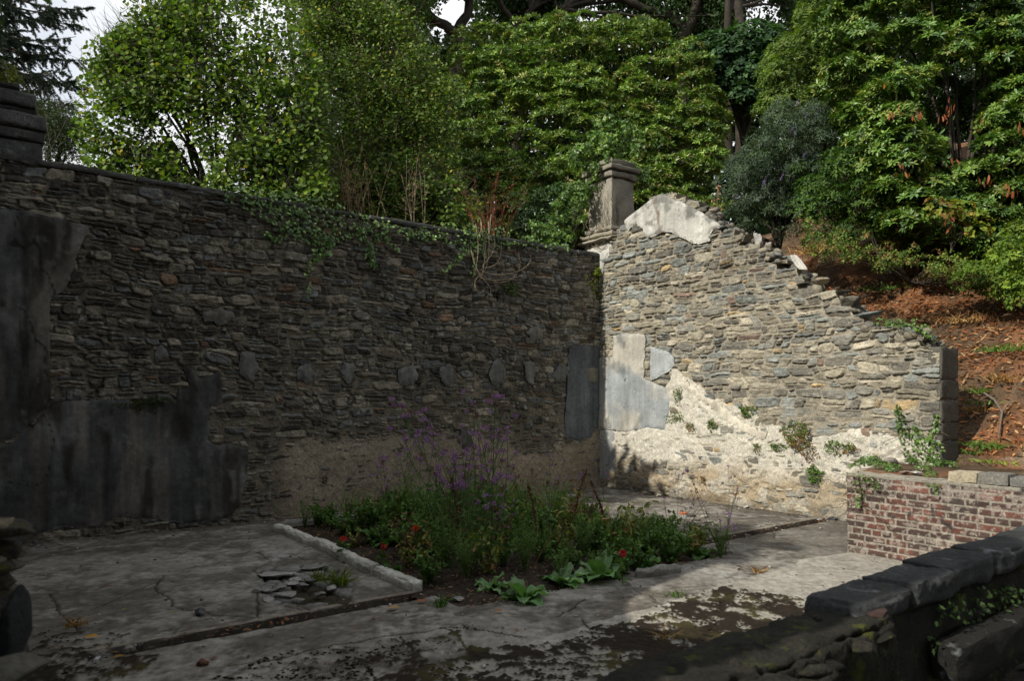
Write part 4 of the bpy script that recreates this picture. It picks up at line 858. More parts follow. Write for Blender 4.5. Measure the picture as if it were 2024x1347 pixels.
bush('bramble', 'lime green leafy bush low on the hillside at the right edge', 'shrub', L1, rng, 'small', 130, .075, .042, [(.12, .20, .02), (.08, .15, .02), (.16, .23, .03)], at(1990, 610, 11.6), nl=4, inner=1200, mat=M_matte, trunk=.015, nlimb=10, zmin=-.7)
rng = np.random.default_rng(113)
L1 = lobes_from_poly([(1830,400),(1900,370),(1950,430),(1940,480),(1850,470)], 9, lambda x, y: 11.9, (.12, .22), rng, .5, .2)
bush('bramble', 'yellowing bramble spray under the large rhododendron', 'shrub', L1, rng, 'round', 60, .07, .06, [(.22, .26, .03), (.14, .2, .03), (.20, .12, .03)], at(1880, 500, 12.1), nl=4, mat=M_matte, trunk=.01, nlimb=8, zmin=-.7)
rng = np.random.default_rng(114)
L1 = lobes_from_poly([(1560,330),(1640,300),(1720,280),(1800,380),(1900,450),(1890,530),(1780,505),(1700,500),(1600,480),(1570,440)], 90, lambda x, y: 13.4, (.16, .36), rng, .6, .6, deep=.8)
bush('undergrowth_shrub', 'dark leafy undergrowth above the bare red slope', 'shrub', L1, rng, 'small', 100, .085, .035, [(.045, .10, .02), (.075, .14, .02), (.035, .075, .018)], at(1740, 520, 13.2), nl=5, mat=M_matte, trunk=.012, nlimb=16, zmin=-.6, inner=900)
rng = np.random.default_rng(115)
L1 = lobes_from_poly([(1590,430),(1680,450),(1790,480),(1900,505),(2060,560),(2060,620),(1950,585),(1860,560),(1760,540),(1640,520),(1590,500)], 90, lambda x, y: 12.2 - (x - 1600) / 420 * .9, (.06, .17), rng, .5, .4)
bush('bramble_fringe', 'ragged fringe of low bramble along the upper edge of the leaf strewn slope', 'shrub', L1, rng, 'small', 190, .06, .03, [(.08, .16, .03), (.12, .20, .03), (.055, .10, .02), (.17, .19, .04), (.20, .12, .05)], at(1800, 560, 12.2), nl=4, mat=M_matte, trunk=.008, nlimb=24, zmin=-.8, spread=(30, 120))

# ---- big trees beyond: crooked trunks, dark crowns
def woodland_tree(label, base, path, crown, rng, nleaf, name='oak_tree', nl=22, pal=((.024, .052, .016), (.038, .072, .020), (.018, .04, .014)), size=.17, r0=.28):
    t = thing(name, label, 'tree', base); a = Acc()
    for i, (pts, r) in enumerate(path):
        P = np.array([at(*p) for p in pts]); s_ = np.linspace(0, 1, len(P) * 5); P = np.stack([np.interp(s_, np.linspace(0, 1, len(P)), P[:, k]) for k in range(3)], -1)
        P = P + .10 * np.stack([fbm(s_ * 7 + i, s_ * 0, k) for k in range(3)], -1); tube(a, P, np.linspace(r, r * .5, len(P)), (.045, .038, .03), 8)
    limbs(a, P[len(P) // 2], crown, rng, r0 * .3, (.04, .035, .028), nl)
    a.build('trunk', M_bark, t); a = Acc(); P = in_lobes(crown, nleaf, rng, .8); m = len(P); A = rand_dir(m, rng)
    A[:, 2] -= .2; leaves(a, 'small', P, A, rand_dir(m, rng) + (0, 0, .8), size * rng.uniform(.7, 1.3, m), size * .55, pick(pal, m, rng)); a.build('crown', M_matte, t); return t
rng = np.random.default_rng(120)
cr = lambda poly, n, Y, r, rg: lobes_from_poly(poly, n, lambda x, y: Y, r, rg, .5, 1.6)
woodland_tree('crooked dark tree with a forking limb against gaps of sky above the domed rhododendron', at(905, 330, 26), [
    ([(908,330,26),(905,120,26),(906,60,26),(925,25,26),(930,-60,26)], .26), ([(905,70,26),(880,52,25.8),(850,35,25.6),(838,15,25.4),(760,-20,25)], .20), ([(838,20,25.4),(800,28,25),(770,22,24.8)], .08)],
    cr([(690,-260),(1010,-260),(1000,-20),(940,-10),(860,-10),(840,40),(860,75),(800,90),(720,60),(640,40)], 50, 25.5, (.9, 1.5), rng), rng, 24000)
woodland_tree('grey limbed tree rising behind the middle of the domed rhododendron', at(1016, 330, 27), [
    ([(1018,330,27),(1014,90,27),(1018,50,27),(1005,28,26.8),(990,10,26.6),(975,-50,26.4)], .15), ([(1018,60,27),(1050,20,27),(1060,-60,27)], .12)],
    cr([(960,-260),(1200,-260),(1200,30),(1140,20),(1080,60),(1000,100),(950,90),(940,40),(930,0)], 45, 28, (.9, 1.4), rng), rng, 22000)
woodland_tree('dark spreading tree over the right shoulder of the domed rhododendron', at(1360, 330, 28), [
    ([(1350,330,28),(1348,100,28),(1350,60,28),(1325,30,27.8),(1280,20,27.4),(1230,-10,27)], .26), ([(1350,80,28),(1375,20,28),(1380,-60,28)], .25), ([(1150,30,27),(1110,18,26.8),(1090,-10,26.5)], .09)],
    cr([(1150,-260),(1480,-260),(1470,30),(1400,90),(1330,120),(1280,50),(1180,50),(1140,-10)], 55, 28, (.9, 1.5), rng), rng, 26000)
woodland_tree('straight mossy trunk in the dark wood left of the yellowish shrub', at(1445, 330, 25), [([(1462,330,25),(1462,30,25),(1460,-80,25)], .20), ([(1440,330,25.6),(1440,20,25.6),(1436,-80,25.6)], .16)],
    cr([(1420,-260),(1640,-260),(1630,60),(1560,60),(1500,10),(1470,40),(1420,20)], 34, 27, (.8, 1.3), rng), rng, 16000)
woodland_tree('dark fir at the top edge over the twiggy thicket', at(520, 330, 24), [([(600,330,24),(560,-60,24)], .1)],
    cr([(450,-60),(560,-160),(640,-60),(590,30),(540,45),(470,25)], 14, 23, (.35, .7), rng), rng, 8000, 'fir_tree', nl=0, size=.12)
woodland_tree('leafy tree top closing the upper edge between the hazel and the crooked tree', at(680, 330, 21), [([(720,330,21),(690,-60,21)], .15)],
    cr([(560,-260),(860,-260),(850,40),(800,110),(720,110),(600,60),(560,-20)], 50, 20.5, (.6, 1.1), rng), rng, 40000, nl=0, size=.12, pal=((.05, .095, .022), (.07, .12, .025), (.035, .07, .02)))
# far wood, one mass
a = Acc(); rng = np.random.default_rng(130); n = 90000; x = rng.uniform(600, 2150, n); Y = rng.uniform(31, 38, n)
topy = np.where((x > 850) & (x < 935), 72, np.where((x > 1090) & (x < 1190), 44, np.where((x > 1465) & (x < 1545), 40, -160))) + 18 * fbm(x / 20, x * 0)
y = topy + rng.random(n) ** .8 * (560 - topy); P = np.stack([(x - CX) / F * Y, Y, H + (HY - y) / F * Y], -1)
leaves(a, 'small', P, rand_dir(n, rng), rand_dir(n, rng) + (0, -.6, .5), .42 * rng.uniform(.6, 1.2, n), .26, pick([(.028, .055, .018), (.035, .07, .02), (.02, .04, .014)], n, rng)); o = a.build('far_wood', M_matte)
tag(o, 'dark mass of woodland filling in beyond the trees', 'woodland', kind='stuff')

# ---- spruce at the top left
def spruce():
    rng = np.random.default_rng(140); base = at(-60, 560, 17.0); t = thing('spruce_tree', 'dark spruce with drooping needle sprays at the top left corner', 'tree', base)
    a, b = Acc(), Acc(); top = at(-60, -420, 17.0); tube(a, np.linspace(base, top, 8), np.linspace(.22, .06, 8), (.05, .04, .03), 8)
    ends = [(240,18),(165,22),(155,48),(150,72),(135,92),(168,118),(120,105),(95,30),(60,-30),(120,-30),(150,160),(130,140),(100,175),(178,172),(150,205),(170,235),(120,215),(80,150),(60,110),(40,60),(20,20),(30,180),(60,200),(175,250),(10,-60),(90,230),(130,255),(40,240),(-10,100),(150,-60)]
    for k, (x, y) in enumerate(ends):
        e = at(min(x, 172), y, 16.2 + rng.uniform(-1.0, 1.0)); s_ = np.array([base[0], base[1], e[2] + .35 * abs(e[0] - base[0])]) ; tt = np.linspace(0, 1, 14)[:, None]
        P = s_ * (1 - tt) + e * tt; P[:, 2] -= .25 * np.sin(tt[:, 0] * 3.14) ; tube(a, P, np.linspace(.035, .006, 14), (.05, .04, .03), 4)
        for q in range(46):
            f = rng.uniform(.25, 1); p = s_ * (1 - f) + e * f; p[2] -= .25 * math.sin(f * 3.14); d = nrm((e - s_) * .6 / np.linalg.norm(e - s_) + rng.normal(0, .45, 3) - np.array([0, 0, .35])); L_ = rng.uniform(.15, .5) * (1.15 - f * .5)
            m = int(L_ * 520); g = rng.random(m)[:, None]; Q = p + d * L_ * g; Q[:, 2] -= .1 * (g[:, 0] ** 2) * L_
            leaves(b, 'small', Q, d + rand_dir(m, rng) * 1.1, rand_dir(m, rng), rng.uniform(.04, .06, m), .012, pick([(.018, .038, .024), (.028, .052, .028), (.014, .028, .02)], m, rng)); tube(a, np.array([p, p + d * L_ * .5, p + d * L_]), (.006, .004, .002), (.06, .045, .03), 3)
    a.build('trunk', M_bark, t); b.build('needles', M_needle, t)
spruce()
rng = np.random.default_rng(141)
leafy('conifer_shrub', 'dim evergreen bush behind the slab pier at the left', 'shrub', [[(60,190),(150,200),(190,330),(90,330),(40,300)], [(-40,200),(70,190),(60,330),(-40,330)]], (26, 12), lambda x, y: 15.5, (.3, .5), 9000, 'small', .07, .03, [(.03, .055, .022), (.045, .07, .022), (.02, .04, .018)], at(100, 450, 15.6), rng, twn=600)
rng = np.random.default_rng(142)
L1 = lobes_from_poly([(-30,115),(20,118),(36,150),(20,190),(-30,190)], 9, lambda x, y: 8.6, (.08, .14), rng, .4, .15)
bush('young_shrub', 'yellow green seedling shrub growing on top of the slab pier', 'shrub', L1, rng, 'small', 240, .05, .03, [(.20, .22, .04), (.14, .17, .03), (.10, .13, .03)], world(9.85, -.2, 5.4), nl=4, mat=M_matte, trunk=.01, nlimb=8, zmin=-.8)

# ---- unseen trees around the viewer that shade the room from the open sky
def shade_tree(x, y, h, r, label, seed):
    rng = np.random.default_rng(seed); t = thing('unseen_shade_tree', label, 'tree', (x, y, 0)); a = Acc(); tube(a, np.array([[x, y, -.2], [x + .1, y, h * .3], [x, y + .2, h * .7]]), (.3, .22, .12), (.05, .04, .03), 8)
    L = np.array([[x + rng.normal(0, r * .5), y + rng.normal(0, r * .5), h * rng.uniform(.35, 1), r * rng.uniform(.35, .6)] for _ in range(22)]); limbs(a, np.array([x, y, h * .3]), L, rng, .12, n=14); a.build('trunk', M_bark, t)
    a = Acc(); n = 9000; leaves(a, 'small', in_lobes(L, n, rng), rand_dir(n, rng), rand_dir(n, rng), .45, .34, pick([(.04, .08, .02)], n, rng)); a.build('crown', M_matte, t)
for k, (x, y, h, r) in enumerate([(2.5, -5, 15, 5.5), (9, -4, 15, 5.5), (-5, -9, 16, 6), (16, 3, 9, 4), (-14, 4, 7.5, 3.2), (-10.6, 7.6, 8.6, 2.6), (-9.6, 3.6, 8.2, 2.6)]):
    shade_tree(x, y, h, r, ['unseen shade tree standing behind the viewer', 'unseen shade tree behind the foreground coping wall', 'tall unseen shade tree far behind the viewer', 'unseen shade tree right of the brick wall', 'bushy unseen shade tree beyond the side wall', 'unseen shade tree pressed close against the far side of the side wall', 'unseen shade tree leaning over the near end of the side wall', 'unseen shade tree left of and behind the viewer', 'bushy unseen shade tree beyond the left end of the dark wall'][k], 150 + k)

# ------------------------------------------------------------------ ivy and stems on the long wall
def ivy_patch(label, plane, polys, strands, dens, rng, pal, size=.058, root=None, lift=(.02, .12), name='ivy'):
    P, S_ = [], []
    for pl in polys:
        p = np.array(plane.poly(pl)); lo, hi = p.min(0), p.max(0); n = int((hi[0] - lo[0]) * (hi[1] - lo[1]) * dens)
        s_, z_ = rng.uniform(lo[0], hi[0], n), rng.uniform(lo[1], hi[1], n); k = inpoly(s_ + .10 * fbm(s_ * 5, z_ * 5, 0, 3), z_ + .10 * fbm(s_ * 5, z_ * 5, 0, 4), p) & (fbm(s_ * 4, z_ * 4, 0, 9, 3) > -.28)
        P.append(plane.pos(s_[k], z_[k], rng.uniform(*lift, k.sum()) * (1 + .8 * fbm(s_[k] * 3, z_[k] * 3))))
    st_ = Acc()
    for pts, n, wd in strands:
        p = np.array(plane.poly(pts)); m = 24; tt = np.linspace(0, 1, m); s_ = np.interp(tt, np.linspace(0, 1, len(p)), p[:, 0]) + .03 * fbm(tt * 5, tt * 0 + p[0, 0] * 7); z_ = np.interp(tt, np.linspace(0, 1, len(p)), p[:, 1])
        tube(st_, plane.pos(s_, z_, .035 + 0 * s_), np.linspace(.006, .002, m), (.10, .08, .05), 4)
        g = rng.random(n) * (m - 1.001); i = g.astype(int); f = g - i; wv = wd * (1 - .7 * g / m)
        P.append(plane.pos(s_[i] * (1 - f) + s_[i + 1] * f + rng.normal(0, 1, n) * wv, z_[i] * (1 - f) + z_[i + 1] * f + rng.normal(0, .4, n) * wv, rng.uniform(.03, .09, n)))
    P = np.concatenate(P); n = len(P); nn = np.array([*plane.n, 0]); t = thing(name, label, 'climber', P.mean(0)); a = Acc()
    A = rand_dir(n, rng) * .8 + np.array([0, 0, -.7]) + nn * .25; N = nn + rand_dir(n, rng) * .55 + np.array([0, 0, .45])
    leaves(a, 'ivy', P, A, N, size * rng.uniform(.55, 1.15, n), size * .8 * rng.uniform(.6, 1.1, n), pick(pal, n, rng)); a.build('leaves', M_leaf, t)
    for k in range(14 if polys else 2):
        q = P[rng.integers(n)]; m = 7; d = np.array([*plane.a, 0]) * rng.choice([-1, 1]) * rng.uniform(.05, .16) + np.array([0, 0, rng.uniform(-.12, .03)])
        tube(st_, q + d * np.linspace(0, 3, m)[:, None] + rng.normal(0, .01, (m, 3)), .004, (.11, .09, .06), 3)
    st_.build('stems', M_dead, t); return t
IVY = [(.08, .17, .045), (.12, .23, .06), (.06, .125, .035), (.17, .28, .07), (.22, .33, .11)]
ivy_patch('thick mat of ivy spilling over the coping in the middle of the dark wall', PA, [[(415,368),(470,366),(540,378),(640,392),(700,415),(770,445),(762,482),(700,470),(650,488),(590,478),(540,450),(500,425),(450,400)]],
          [([(560,440),(545,480),(520,460)], 60, .06), ([(610,470),(622,500),(600,540),(606,588)], 46, .035), ([(720,470),(730,500),(735,530)], 130, .09), ([(650,470),(640,500),(615,515)], 90, .08), ([(480,400),(560,410),(640,440)], 90, .08), ([(700,450),(760,470),(785,500)], 60, .05)], 620, np.random.default_rng(160), IVY)
ivy_patch('ivy trailing along the coping towards the corner of the dark wall', PA, [[(780,455),(880,440),(960,445),(1040,465),(1120,485),(1110,500),(1040,490),(985,492),(960,510),(920,490),(860,480),(800,470)]],
          [([(930,480),(905,510),(870,540)], 70, .05), ([(940,470),(938,500),(930,545)], 60, .05), ([(985,480),(1040,485)], 30, .04), ([(760,445),(860,470)], 40, .04)], 480, np.random.default_rng(161), IVY)
def tuft(label, plane, px_, py_, w_, h_, rng, pal, n=160, size=.035, name='wall_fern', brown=0.0, cat='plant', lift=.05):
    c = np.array(plane.px(px_, py_)); sc_ = F / (plane.pos(c[0], c[1])[1]); n = int(n)
    th = rng.random(n) * 6.283; r = np.sqrt(rng.random(n)) * (1 + .75 * vnoise(th * 1.3 + px_, th * 0, 0, 5)); s_ = c[0] + r * np.cos(th) * w_ / 2 / sc_ / .72; z_ = c[1] + r * np.sin(th) * np.where(np.sin(th) < 0, 1.25, .7) * h_ / 2 / sc_; P = plane.pos(s_, z_, .02 + lift * (1 - r ** 2) + lift * .5 * rng.random(n))
    nn = np.array([*plane.n, 0]); A = nn * .6 + rand_dir(n, rng) + np.array([0, 0, -.2]); N = nn + rand_dir(n, rng) * .8 + (0, 0, .5)
    cc = pick(pal, n, rng); b_ = rng.random(n) < brown * (1 + 1.2 * (c[1] - z_) / (h_ / 2 / sc_)); cc[b_] = pick([(.20, .11, .045), (.15, .08, .03)], int(b_.sum()), rng)
    a = Acc(); leaves(a, 'small', P, A, N, size * rng.uniform(.5, 1.2, n), size * .6, cc); base = plane.pos(c[0], c[1], .02)
    m = min(40, n); tubes(a, np.stack([np.broadcast_to(base, (m, 3)) , (P[:m] + base) / 2 + nn * .02, P[:m]], 1), .0018, (.12, .10, .04))
    return tag(a.build(name, M_matte, base=base), label, cat)
TF = [(.07, .14, .025), (.10, .18, .03), (.05, .10, .02)]
for args in [("golden green fern clump growing in the corner where the two walls meet", PA, 1176, 545, 44, 66, [(.20, .24, .03), (.12, .19, .03), (.26, .27, .05)], 420, .045),
             ("small weed tuft high on the dark wall right of the bare stems", PA, 1008, 572, 34, 44, TF, 200, .035),
             ("mossy clump on the lower left plaster of the dark wall", PA, 285, 795, 90, 42, [(.03, .05, .015), (.05, .055, .02)], 500, .03)]:
    tuft(args[0], args[1], *args[2:6], np.random.default_rng(int(args[2])), args[6], args[7], args[8])
for lab, x, y, w_, h_, br, n in [("upper green tuft beside the end of the white plaster patch on the sunlit wall", 1345, 775, 18, 40, .1, 110), ("spreading green tuft just under the plaster patch on the sunlit wall", 1338, 825, 40, 26, .1, 170),
        ("browning tuft right of the spreading tuft under the plaster patch", 1370, 842, 20, 22, .5, 80), ("narrow upright tuft on white mortar left of the diagonal ridge end", 1411, 838, 18, 30, .1, 120), ("round dark green tuft above the white mortar ridge", 1478, 810, 30, 26, .0, 170),
        ("big drooping clump turning brown in the middle of the sunlit wall", 1588, 862, 66, 86, .50, 950), ("small dry tuft left of the big brown clump", 1500, 885, 18, 26, .4, 90), ("pair of tiny green sprigs left of the big brown clump", 1541, 881, 30, 16, .0, 90),
        ("green tuft with brown tips right of the big brown clump", 1652, 880, 34, 34, .1, 220), ("thin brown and green tuft above the left end of the brick wall", 1684, 884, 28, 26, .45, 100), ("compact dark ivy tuft low on the sunlit wall near the brick wall", 1615, 934, 26, 42, .0, 330),
        ("rusty dry weed on the foot of the sunlit wall", 1395, 945, 12, 20, .95, 40)]:
    tuft(lab, PB, x, y, w_, h_, np.random.default_rng(x), TF, n, .036, brown=br, lift=.06 if n < 500 else .14)
ivy_patch('dark ivy climbing the free end of the sunlit wall above the brick wall', PB, [[(1776,800),(1800,830),(1830,855),(1862,870),(1870,912),(1800,910),(1785,870)]], [([(1790,870),(1780,830),(1776,800)], 60, .04), ([(1842,900),(1850,850),(1856,820)], 60, .04)], 1100, np.random.default_rng(163), TF, size=.05)
ivy_patch('ivy creeping along the broken top of the sunlit wall near its end', PB, [[(1735,628),(1800,628),(1845,648),(1850,676),(1826,668),(1800,650),(1750,645)]], [([(1740,640),(1800,640),(1845,668)], 90, .05)], 900, np.random.default_rng(164), TF, size=.05)

def stalks(label, name, base_px, n, Yb, hgt, spread, col, rng, r=.005, leafcol=None, nleaf=0, lean=.25, branches=1.0, tops=None):
    base = at(*base_px, Yb); t = thing(name, label, 'plant', base); a = Acc(); allP = []
    for k in range(n):
        b = base + np.array([rng.normal(0, spread), rng.normal(0, spread * .4), 0]); h_ = hgt * rng.uniform(.5, 1.1); m = 9; tt = np.linspace(0, 1, m)[:, None]
        d = np.array([rng.normal(0, lean), rng.normal(0, lean * .6), 1.0]); cv = np.array([rng.normal(0, lean), 0, 0]); P = b + d * h_ * tt + cv * h_ * .5 * tt ** 2; tube(a, P, np.linspace(r, r * .35, m), col, 4); allP.append(P)
        for q in range(int(branches * rng.integers(2, 7))):
            i = rng.integers(2, m - 1); L_ = h_ * rng.uniform(.12, .35); dd = nrm(d + rand_dir(1, rng)[0] * 1.0); Q = P[i] + dd * L_ * np.linspace(0, 1, 5)[:, None] + np.array([0, 0, .1]) * L_ * np.linspace(0, 1, 5)[:, None] ** 2
            tube(a, Q, np.linspace(r * .5, r * .2, 5), col, 3); allP.append(Q)
    a.build('stems', M_dead, t)
    if nleaf:
        P = np.concatenate(allP); P = P[P[:, 2] > base[2] + hgt * .25]; i = rng.integers(0, len(P), nleaf); a = Acc()
        leaves(a, 'long', P[i] + rng.normal(0, .015, (nleaf, 3)), rand_dir(nleaf, rng) + (0, 0, -.9), rand_dir(nleaf, rng), .055 * rng.uniform(.5, 1.3, nleaf), .018, pick(leafcol, nleaf, rng)); a.build('dry_leaves', M_matte, t)
    return t
TAN = (.26, .19, .11)
stalks('sheaf of tan dry stalks rising behind the coping above the middle ivy', 'dead_stalks', (690,440), 34, 12.9, 1.35, .26, TAN, np.random.default_rng(170), nleaf=120, leafcol=[(.32, .16, .12), (.22, .14, .09)], lean=.16)
stalks('few pale upright stalks with withered tops right of the tan sheaf', 'dead_stalks', (808,455), 9, 13.1, 1.5, .12, (.30, .24, .17), np.random.default_rng(171), nleaf=60, leafcol=[(.33, .20, .13)], lean=.10)
stalks('red brown dry bush standing over the coping near the pier', 'dead_bush', (965,480), 22, 13.5, 1.25, .16, (.16, .055, .035), np.random.default_rng(172), nleaf=170, leafcol=[(.25, .07, .035), (.30, .11, .05)], lean=.26, branches=1.6)
stalks('single dry spike with hanging brown pods behind the plaster peak', 'dry_weed', (1412,440), 2, 13.0, .62, .03, (.30, .2, .13), np.random.default_rng(173), nleaf=46, leafcol=[(.42, .22, .13)], lean=.10, branches=.4)
stalks('thin leafless twigs sprouting beside the slab pier', 'bare_twigs', (90,318), 5, 9.3, .7, .06, (.30, .27, .22), np.random.default_rng(174), lean=.5, branches=1.4)
# bare hanging stems
t = thing('bare_creeper', 'pale leafless stems arching down the face of the dark wall below the red brown bush', 'climber', PA.pos(*PA.px(950, 480), .1)); a = Acc(); rng = np.random.default_rng(175)
for pts in [[(935,445),(936,500),(930,550)],[(945,440),(948,520),(938,560)],[(952,450),(950,510),(945,535)],[(960,440),(955,520),(940,545)],[(942,540),(985,560),(1015,540),(1018,500)],[(945,535),(990,545),(1030,530),(1042,505)],[(930,500),(940,545),(960,570),(955,590)],[(925,490),(932,530),(948,545)],[(945,545),(930,565),(938,580),(952,572)],[(950,530),(975,520),(985,480)],[(948,528),(965,500),(972,470)],[(940,545),(965,556),(1005,552),(1028,545)],[(938,480),(943,450),(940,430)],[(962,470),(960,445),(966,425)]]:
    p = np.array(PA.poly(pts)); tt = np.linspace(0, 1, 14); k = np.linspace(0, 1, len(p)); cf = np.polyfit(k, p[:, 0], len(p) - 1), np.polyfit(k, p[:, 1], len(p) - 1)
    tube(a, PA.pos(np.polyval(cf[0], tt), np.polyval(cf[1], tt), .08 + .06 * np.sin(tt * 3.1)), np.linspace(.008, .004, 14), (.33, .26, .18), 4)
a.build('stems', M_dead, t)

# ------------------------------------------------------------------ kerbs of the bed
def kerb(label, pts, w_, h_, seed, col=(.46, .45, .41)):
    t = thing('bed_kerb', label, 'kerb', (*pts[0][:2], 0)); a = Acc(); pts = [np.array(p[:2]) for p in pts]
    for i, (p, q) in enumerate(zip(pts[:-1], pts[1:])):
        d = nrm(q - p); pl = Plane(p, d, np.array([d[1], -d[0]])); L_ = np.linalg.norm(q - p) # one stone
        a = Acc(); wblock(a, .004, L_ - .004, -w_ / 2, w_ / 2, -.06, h_, col, seed + i, n=(max(8, int(L_ / .03)), 8, 8), amp=.017, plane=pl); a.build('kerb_stone', M_rock, t)
kerb('long pale stone kerb along the left side of the planting bed', [floorpt(548,1048), floorpt(668,1098), floorpt(690,1110), floorpt(745,1135), floorpt(826,1170)], .13, .09, 700)
kerb('pale kerb along the back of the planting bed under the dark wall', [floorpt(556,1042), floorpt(640,1033), floorpt(800,1013), floorpt(950,997)], .10, .08, 710, (.24, .235, .22))
kerb('short rounded fragment of kerb at the front of the planting bed', [floorpt(1258,1143), floorpt(1342,1131)], .11, .085, 720, (.22, .215, .195))

# ------------------------------------------------------------------ loose stones and rubble
def stone(label, p, dim, seed, col, rz=0, tilt=(0, 0), name='loose_stone', cat='stone', sub=4, group=None, cuts=15):
    a = Acc(); rock(a, p, dim, np.random.default_rng(seed), rz, tilt, col, sub=sub, cuts=cuts, rough=.06); return tag(a.build(name, M_rock, base=p), label, cat, group)
ub = math.atan2(-v2[1], -v2[0])
def onB(px_, py_, back): c = PB.px(px_, py_); return PB.pos(c[0], c[1], -back)
stone('upright pale lump of masonry standing on the broken top of the sunlit wall', onB(1492, 478, .1), (.17, .16, .34), 1, (.34, .33, .31), ub, (.1, .15))
stone('small rounded stone leaning on the upright pale lump', onB(1511, 485, .12), (.14, .14, .16), 2, (.24, .21, .18), ub)
stone('slanting bleached white stump lying on the stepped top of the sunlit wall', onB(1574, 520, .1), (.12, .14, .40), 3, (.42, .41, .38), ub, (.0, .62), sub=4, cuts=16)
stone('thin dark slab lying near the middle of the stepped wall top', onB(1648, 578, .1), (.42, .30, .05), 4, (.10, .11, .11), ub, (.05, .08), name='slate_slab', cat='slab')
stone('large dark block with a broken face on the stepped wall top', onB(1668, 598, .12), (.42, .34, .20), 5, (.11, .105, .085), ub, (.0, .05))
stone('long blue grey slab overhanging the stepped wall top', onB(1705, 622, .12), (.52, .40, .10), 6, (.15, .165, .165), ub, (.06, .06), name='slate_slab', cat='slab')
stone('tiny slate chip wedged under the long blue grey slab', onB(1690, 637, .02), (.16, .12, .07), 7, (.09, .10, .11), ub, name='slate_slab', cat='slab')
stone('flat ochre stone left of the dark block on the wall top', onB(1615, 556, .08), (.30, .26, .11), 8, (.22, .19, .14), ub)
def ledge(px_, py_, z=.90):
    r = ray(px_, py_); Y = (z - H) / r[2]; return np.array([r[0] * Y, Y, z])
for lab, x, y, dim, cc, sd in [('long grey cobble in the ivy on top of the brick wall', 1757, 912, (.30, .16, .10), (.24, .22, .19), 11), ('pale flat stone on the edge of the brick wall top', 1812, 936, (.20, .14, .06), (.36, .35, .32), 12), ('brownish flat stone left of the pale flat stone', 1790, 934, (.17, .12, .05), (.20, .14, .12), 13),
        ('pinkish stone at the foot of the ivy behind the brick wall', 1787, 902, (.18, .15, .12), (.28, .22, .18), 14), ('rounded grey stone in the ivy by the wall end', 1843, 906, (.17, .14, .12), (.24, .22, .19), 15), ('reddish cobble between the ivy stones', 1818, 908, (.16, .12, .09), (.18, .11, .09), 16)]:
    stone(lab, ledge(x, y, .92), dim, sd, cc, .5)
for lab, x, y, dim, cc, sd in [('dark pointed stone alone on the shaded floor', 395, 1216, (.13, .09, .07), (.07, .07, .07), 21), ('reddish brown stone on the mossy floor at the bottom left', 402, 1315, (.09, .08, .06), (.14, .07, .045), 22), ('black stone on the floor beside the brick wall', 1646, 1030, (.15, .11, .08), (.05, .055, .06), 23),
        ('small white stone at the foot of the sunlit wall', 1475, 1005, (.10, .08, .06), (.45, .43, .38), 24), ('dark square block against the foot of the wall corner', 1275, 963, (.40, .22, .20), (.07, .068, .06), 25), ('grey squarish stone at the bottom left debris', 255, 1290, (.11, .09, .06), (.22, .21, .19), 26),
        ('blue white flat stone at the bottom left debris', 186, 1304, (.13, .09, .02), (.34, .36, .37), 27), ('flat grey stone on the front corner of the bed soil', 905, 1187, (.12, .10, .04), (.22, .22, .21), 28)]:
    p = floorpt(x, y); p[2] += dim[2] * .25; stone(lab, p, dim, sd, cc, sd * .7, cuts=7)
rng = np.random.default_rng(180)
for k, (x, y, w_) in enumerate([(575,1157,.20),(552,1163,.20),(585,1150,.16),(528,1170,.15),(600,1160,.13),(560,1180,.28),(545,1140,.42),(615,1150,.17),(640,1145,.2),(506,1172,.09),(530,1188,.16),(620,1125,.3),(655,1165,.14),(590,1190,.14),(632,1178,.12)]):
    p = floorpt(x, y); p[2] = .012; stone('broken flake of floor concrete in the crumbled hollow', p, (w_, w_ * .7, .05), 190 + k, np.array((.24, .235, .22)) * rng.uniform(.6, 1.25), rng.uniform(0, 3), (rng.uniform(-.12, .12), rng.uniform(-.12, .12)), name='concrete_flake', cat='rubble', group='concrete flakes in the crumbled hollow of the floor', cuts=10)
for k, (x, y) in enumerate([(1378,1030),(1392,1024),(1402,1034),(1385,1042),(1365,1022),(1340,1028),(1412,1040),(1398,1046),(1350,1018),(1372,1048),(1325,1022),(1310,1028)]):
    p = floorpt(x, y); p[2] = .02; stone('small piece of rubble in the heap behind the planting bed', p, (rng.uniform(.08, .2), .1, .06), 220 + k, pick([(.30, .10, .05), (.22, .20, .17), (.32, .30, .26), (.10, .09, .08)], 1, rng)[0], rng.uniform(0, 3), name='rubble_piece', cat='rubble', group='rubble heap behind the planting bed', sub=2)
a = Acc(); rng = np.random.default_rng(192); pts = []
for pl, n in (([(1090,1275),(1290,1212),(1480,1165),(1560,1190),(1500,1300),(1300,1340)], 1500), ([(850,1300),(1060,1290),(1300,1340),(1000,1346),(780,1340)], 900), ([(60,1240),(230,1275),(300,1300),(200,1340),(60,1340)], 500), ([(560,1290),(900,1262),(860,1345),(400,1345)], 700)):
    x, y = rng.uniform(50, 1560, n * 8), rng.uniform(1160, 1346, n * 8); k = inpoly(x, y, pl); x, y = x[k][:n], y[k][:n]; Y = H * F / (y - HY); pts.append(np.stack([(x - CX) / F * Y, Y, 0 * Y + .004], -1))
P = np.concatenate(pts); P = P[fbm(P[:, 0] * 5, P[:, 1] * 5, 0, 88, 4) > -.05]; Vm, Fm = ico(1); n = len(P); r_ = rng.uniform(.003, .010, n)
